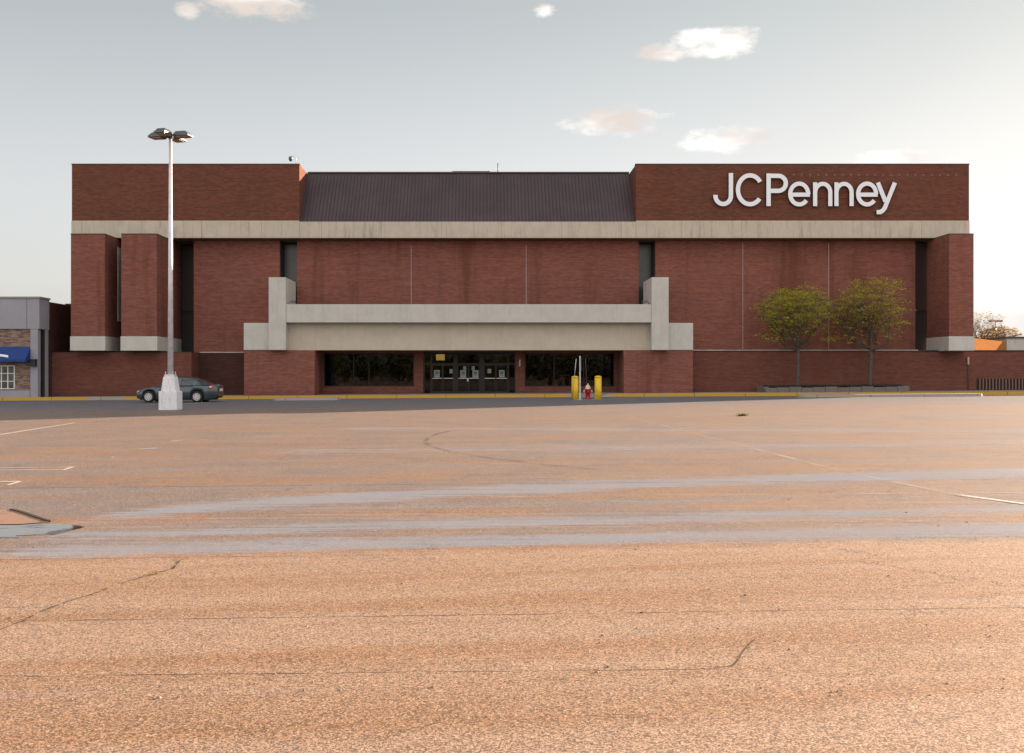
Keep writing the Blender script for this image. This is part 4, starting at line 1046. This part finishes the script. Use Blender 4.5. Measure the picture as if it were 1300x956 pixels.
# ================================================================ PLANTER + TREES
Ypl = 61.2
pa, pb = X(972,Ypl), X(1155,Ypl)
plant = thing('tree_planter', 'long low stone-edged planting bed with dark mulch under the two trees', 'planter', ((pa+pb)/2, 62.2, 0.35))
mb = MB(); n = 12
for i in range(n):
    x0_ = pa+(pb-pa)*i/n; x1_ = pa+(pb-pa)*(i+1)/n; zz = g(x0_)+.19
    mb.box(x0_+.003, x1_-.003, Ypl+.03*(i%3==1), Ypl+.28, zz-.15, zz+.29+.025*((i*7)%3))
    mb.box(x0_+.006, x1_-.006, Ypl+1.8, Ypl+2.1, zz-.15, zz+.36)
mb.box(pa, pa+.3, Ypl+.29, Ypl+1.79, .1, g(pa)+.55); mb.box(pb-.3, pb, Ypl+.29, Ypl+1.79, .1, g(pb)+.55)
mb.build('stone_edging', concrete_mat('planter_stone', (0.17,0.15,0.14), 0.75, grain=0.6), plant, 0.03)
mb = MB(); nx, ny = 60, 10; rr = random.Random(2)
vv = [[mb.bm.verts.new((pa+.25+(pb-pa-.5)*i/nx, Ypl+.2+1.7*j/ny, g(pa+(pb-pa)*i/nx)+.53+.10*math.sin(math.pi*j/ny)+rr.uniform(-.02,.02))) for i in range(nx+1)] for j in range(ny+1)]
for j in range(ny):
    for i in range(nx): mb.bm.faces.new((vv[j][i],vv[j][i+1],vv[j+1][i+1],vv[j+1][i]))
mb.build('mulch_bed', M['mulch'], plant)

M['leaf'] = leafmat('leaf_spring', (0.30,0.36,0.02), (0.64,0.60,0.05), 0.35)
M['leaf2'] = leafmat('leaf_spring_warm', (0.34,0.36,0.025), (0.68,0.58,0.09), 0.35)
M['leaf_far'] = leafmat('leaf_sunlit', (0.34,0.25,0.03), (0.55,0.28,0.06), 0.5)
def tree(px, Yt, zbase, ztrunk, ztop, halfw, label, seed, leaf, nleaf=4200, base_py=None, group=None, name='street_tree', lsz=.075, tr=.13, gap=.40):
    r_ = random.Random(seed); x_ = X(px,Yt)
    root = thing(name, label, 'tree', (x_,Yt,zbase), group)
    wood = MB(); tips = []
    bx_ = Vector((x_, Yt, zbase)); crotch = Vector((x_+.06, Yt, ztrunk))
    wood.tube([bx_-Vector((0,0,.1)), bx_+Vector((.0,0,.15)), bx_.lerp(crotch,.5)+Vector((.03,0,0)), crotch], [tr*1.35,tr,tr*.86,tr*.82], 12)
    ch = ztop-ztrunk; cc = Vector((x_+.05, Yt, ztrunk+ch*.50))
    def inside(p):
        zf = (p.z-ztrunk)/ch
        if zf < -.05 or zf > 1.03: return False
        w = halfw*(0.62+.92*zf) if zf < .42 else halfw*math.sqrt(max(0, 1-((zf-.42)/.62)**2))
        an = math.atan2(p.y-cc.y, p.x-cc.x)
        w = min(w, halfw)*(0.92+.16*math.sin(2.0*an+seed)+.14*math.sin(9*zf+3*an+seed*1.7))
        return math.hypot(p.x-cc.x, (p.y-cc.y)*1.25) < w
    def grow(p, d, L_, rad, depth):
        pts = [p]; dd = d.copy(); seg = 4
        for k in range(seg):
            dd = (dd+Vector((r_.uniform(-.22,.22), r_.uniform(-.22,.22), r_.uniform(-.08,.16)))).normalized()
            q = pts[-1]+dd*L_/seg
            if not inside(q) and k: 
                dd = (dd*.5+(cc-q).normalized()*.5+Vector((0,0,.1))).normalized(); q = pts[-1]+dd*L_/seg*.6
            pts.append(q)
        rd = [rad*(1-.5*k/seg) for k in range(seg+1)]
        wood.tube(pts, rd, 7 if depth < 2 else 4, cap=False)
        if depth >= 2:
            for q in pts[1:]: tips.append(q)
        if depth < 4:
            nb = (5 if depth == 0 else 4) if depth < 3 else 3
            for k in range(nb):
                i = r_.choice([1,2,3,4,4]) if depth else r_.choice([2,3,4,4])
                ax = Vector((r_.uniform(-1,1), r_.uniform(-1,1), r_.uniform(-.25,.7))).normalized()
                nd = (dd*.75+ax*.85).normalized()
                grow(pts[i], nd, L_*r_.uniform(.52,.74), rd[i]*.58, depth+1)
    nl = 8
    for k in range(nl):
        a_ = 2*math.pi*k/nl+r_.uniform(-.3,.3); el_ = r_.uniform(.05,.60) if k%3 else r_.uniform(1.15,1.4)
        d = Vector((math.cos(a_)*math.cos(el_)*1.1, math.sin(a_)*math.cos(el_), math.sin(el_))).normalized()
        grow(crotch-Vector((0,0,r_.uniform(0,.25))), d, ch*.50 if k%3 == 0 else max(ch*.5, halfw*.85), tr*.5, 0)
    if name == 'street_tree':
        for k in range(22):
            a_ = 2*math.pi*k/22+r_.uniform(-.2,.2); rr_ = halfw*r_.uniform(.35,.86); zf = r_.uniform(.0,.30)
            q = Vector((cc.x+math.cos(a_)*rr_, cc.y+math.sin(a_)*rr_*.8, ztrunk+ch*zf+.1*rr_))
            near_ = min(tips, key=lambda t_: (t_-q).length if t_.z > q.z-.3 else 99)
            if (near_-q).length < 2.2:
                wood.tube([near_, near_.lerp(q,.5)+Vector((0,0,.10)), q], [.016,.012,.006], 4, cap=False)
                tips.insert(0, q); tips.insert(0, near_.lerp(q,.5))
    wood.build('trunk', M['bark'], root)
    lf = MB()
    # leaf sprays: each cluster centred on a twig
    cl = []; r_.shuffle(tips)
    for t_ in tips:
        if all((t_-c_).length > gap for c_ in cl): cl.append(t_)
    nper = max(1, int(nleaf/max(1,len(cl))))
    for c_ in cl:
        if r_.random() < .15: continue
        spread = r_.uniform(.09,.24)
        for k in range(int(nper*r_.uniform(.4,1.7))+1):
            p = c_+Vector((r_.gauss(0,spread), r_.gauss(0,spread), r_.gauss(0,spread*.38)))
            a_ = r_.uniform(0,6.28); d = Vector((math.cos(a_), math.sin(a_), r_.uniform(-.5,.4))).normalized(); s_ = lsz*r_.uniform(.6,1.4)
            sd_ = d.cross(Vector((r_.uniform(-.5,.5),r_.uniform(-.5,.5),1))).normalized()*s_*.42
            lf.face([p-d*s_*.6, p+sd_, p+d*s_*.7, p-sd_])
    lf.build('crown', leaf, root)
    return root
gt = 'young trees in the planting bed'
tree(1012, 62.1, g(20)+.58, H(441,62.1), H(366,62.1), 3.3, 'left tree of the planting bed, with the wider flatter sparse green crown', 11, M['leaf'], 9800, group=gt, lsz=.088)
tree(1104, 62.1, g(24)+.58, H(441,62.1), H(356,62.1), 3.2, 'right tree of the planting bed, with the taller yellower sparse crown', 23, M['leaf2'], 9800, group=gt, lsz=.088)
tree(1246, 96, 0, 4.0, H(394,96), 3.0, 'sparse sunlit orange-leaved tree beyond the right end of the store', 5, M['leaf_far'], 900, name='background_tree', lsz=.14, tr=.12)
tree(1268, 100, 0, 3.2, H(416,100), 2.4, 'low dense yellow tree behind the pale concrete building at right', 8, M['leaf_far'], 5000, name='background_tree', lsz=.16, tr=.12)

# wood on the far side of the lot, behind the camera: it shows in the shop glass
rt = random.Random(77); mb = MB()
for k in range(90):
    cx_ = -75+k*1.7+rt.uniform(-1.5,1.5); cy_ = rt.uniform(-95,-85); hh = rt.uniform(5,10); rw_ = rt.uniform(2.0,3.4)
    mb.tube([(cx_,cy_,-.3),(cx_,cy_,hh*.6)], [.1,.05], 5)
    for q in range(190):
        v = Vector((rt.gauss(0,1),rt.gauss(0,1),rt.gauss(0,1))).normalized()*rt.uniform(.5,1)**.5
        p = Vector((cx_+v.x*rw_, cy_+v.y*rw_, hh*.5+v.z*hh*.52)); a_ = rt.uniform(0,6.28); s_ = rt.uniform(.3,.6)
        d = Vector((math.cos(a_),math.sin(a_),rt.uniform(-.6,.6)))*s_; e = Vector((-math.sin(a_)*.4,math.cos(a_)*.4,rt.uniform(.3,1)))*s_*.6
        mb.face([p-d,p-e,p+d,p+e])
tag(mb.build('far_wood', leafmat('far_wood_leaves', (0.05,0.07,0.01), (0.16,0.13,0.03))), 'dense green wood across the lot, mirrored in the dark shop windows', 'trees', kind='stuff')

# loose grit on the near paving
rg_ = random.Random(9); mb = MB()
for k in range(650):
    y_ = 4.4+rg_.random()**1.6*7; x_ = rg_.uniform(-.55,.6)*y_; r0 = rg_.uniform(.0025,.007)*(1 if rg_.random() < .9 else 1.8)
    a0 = rg_.uniform(0,6.28); ring = [(x_+r0*rg_.uniform(.7,1.2)*math.cos(a0+q*1.256), y_+r0*rg_.uniform(.7,1.2)*math.sin(a0+q*1.256)) for q in range(5)]
    lo = [mb.bm.verts.new((a, b, g(a)-.002)) for a, b in ring]; hi = mb.bm.verts.new((x_, y_, g(x_)+r0*rg_.uniform(.7,1.2)))
    md = [mb.bm.verts.new((a+(x_-a)*.25, b+(y_-b)*.25, g(a)+r0*.6)) for a, b in ring]
    for q in range(5):
        mb.bm.faces.new((lo[q],lo[(q+1)%5],md[(q+1)%5],md[q])); mb.bm.faces.new((md[q],md[(q+1)%5],hi))
tag(mb.build('loose_grit', simple('grit', (0.28,0.21,0.16), 0.8, var=0.5, vscale=8)), 'loose grit scattered over the near asphalt', 'gravel', kind='stuff')
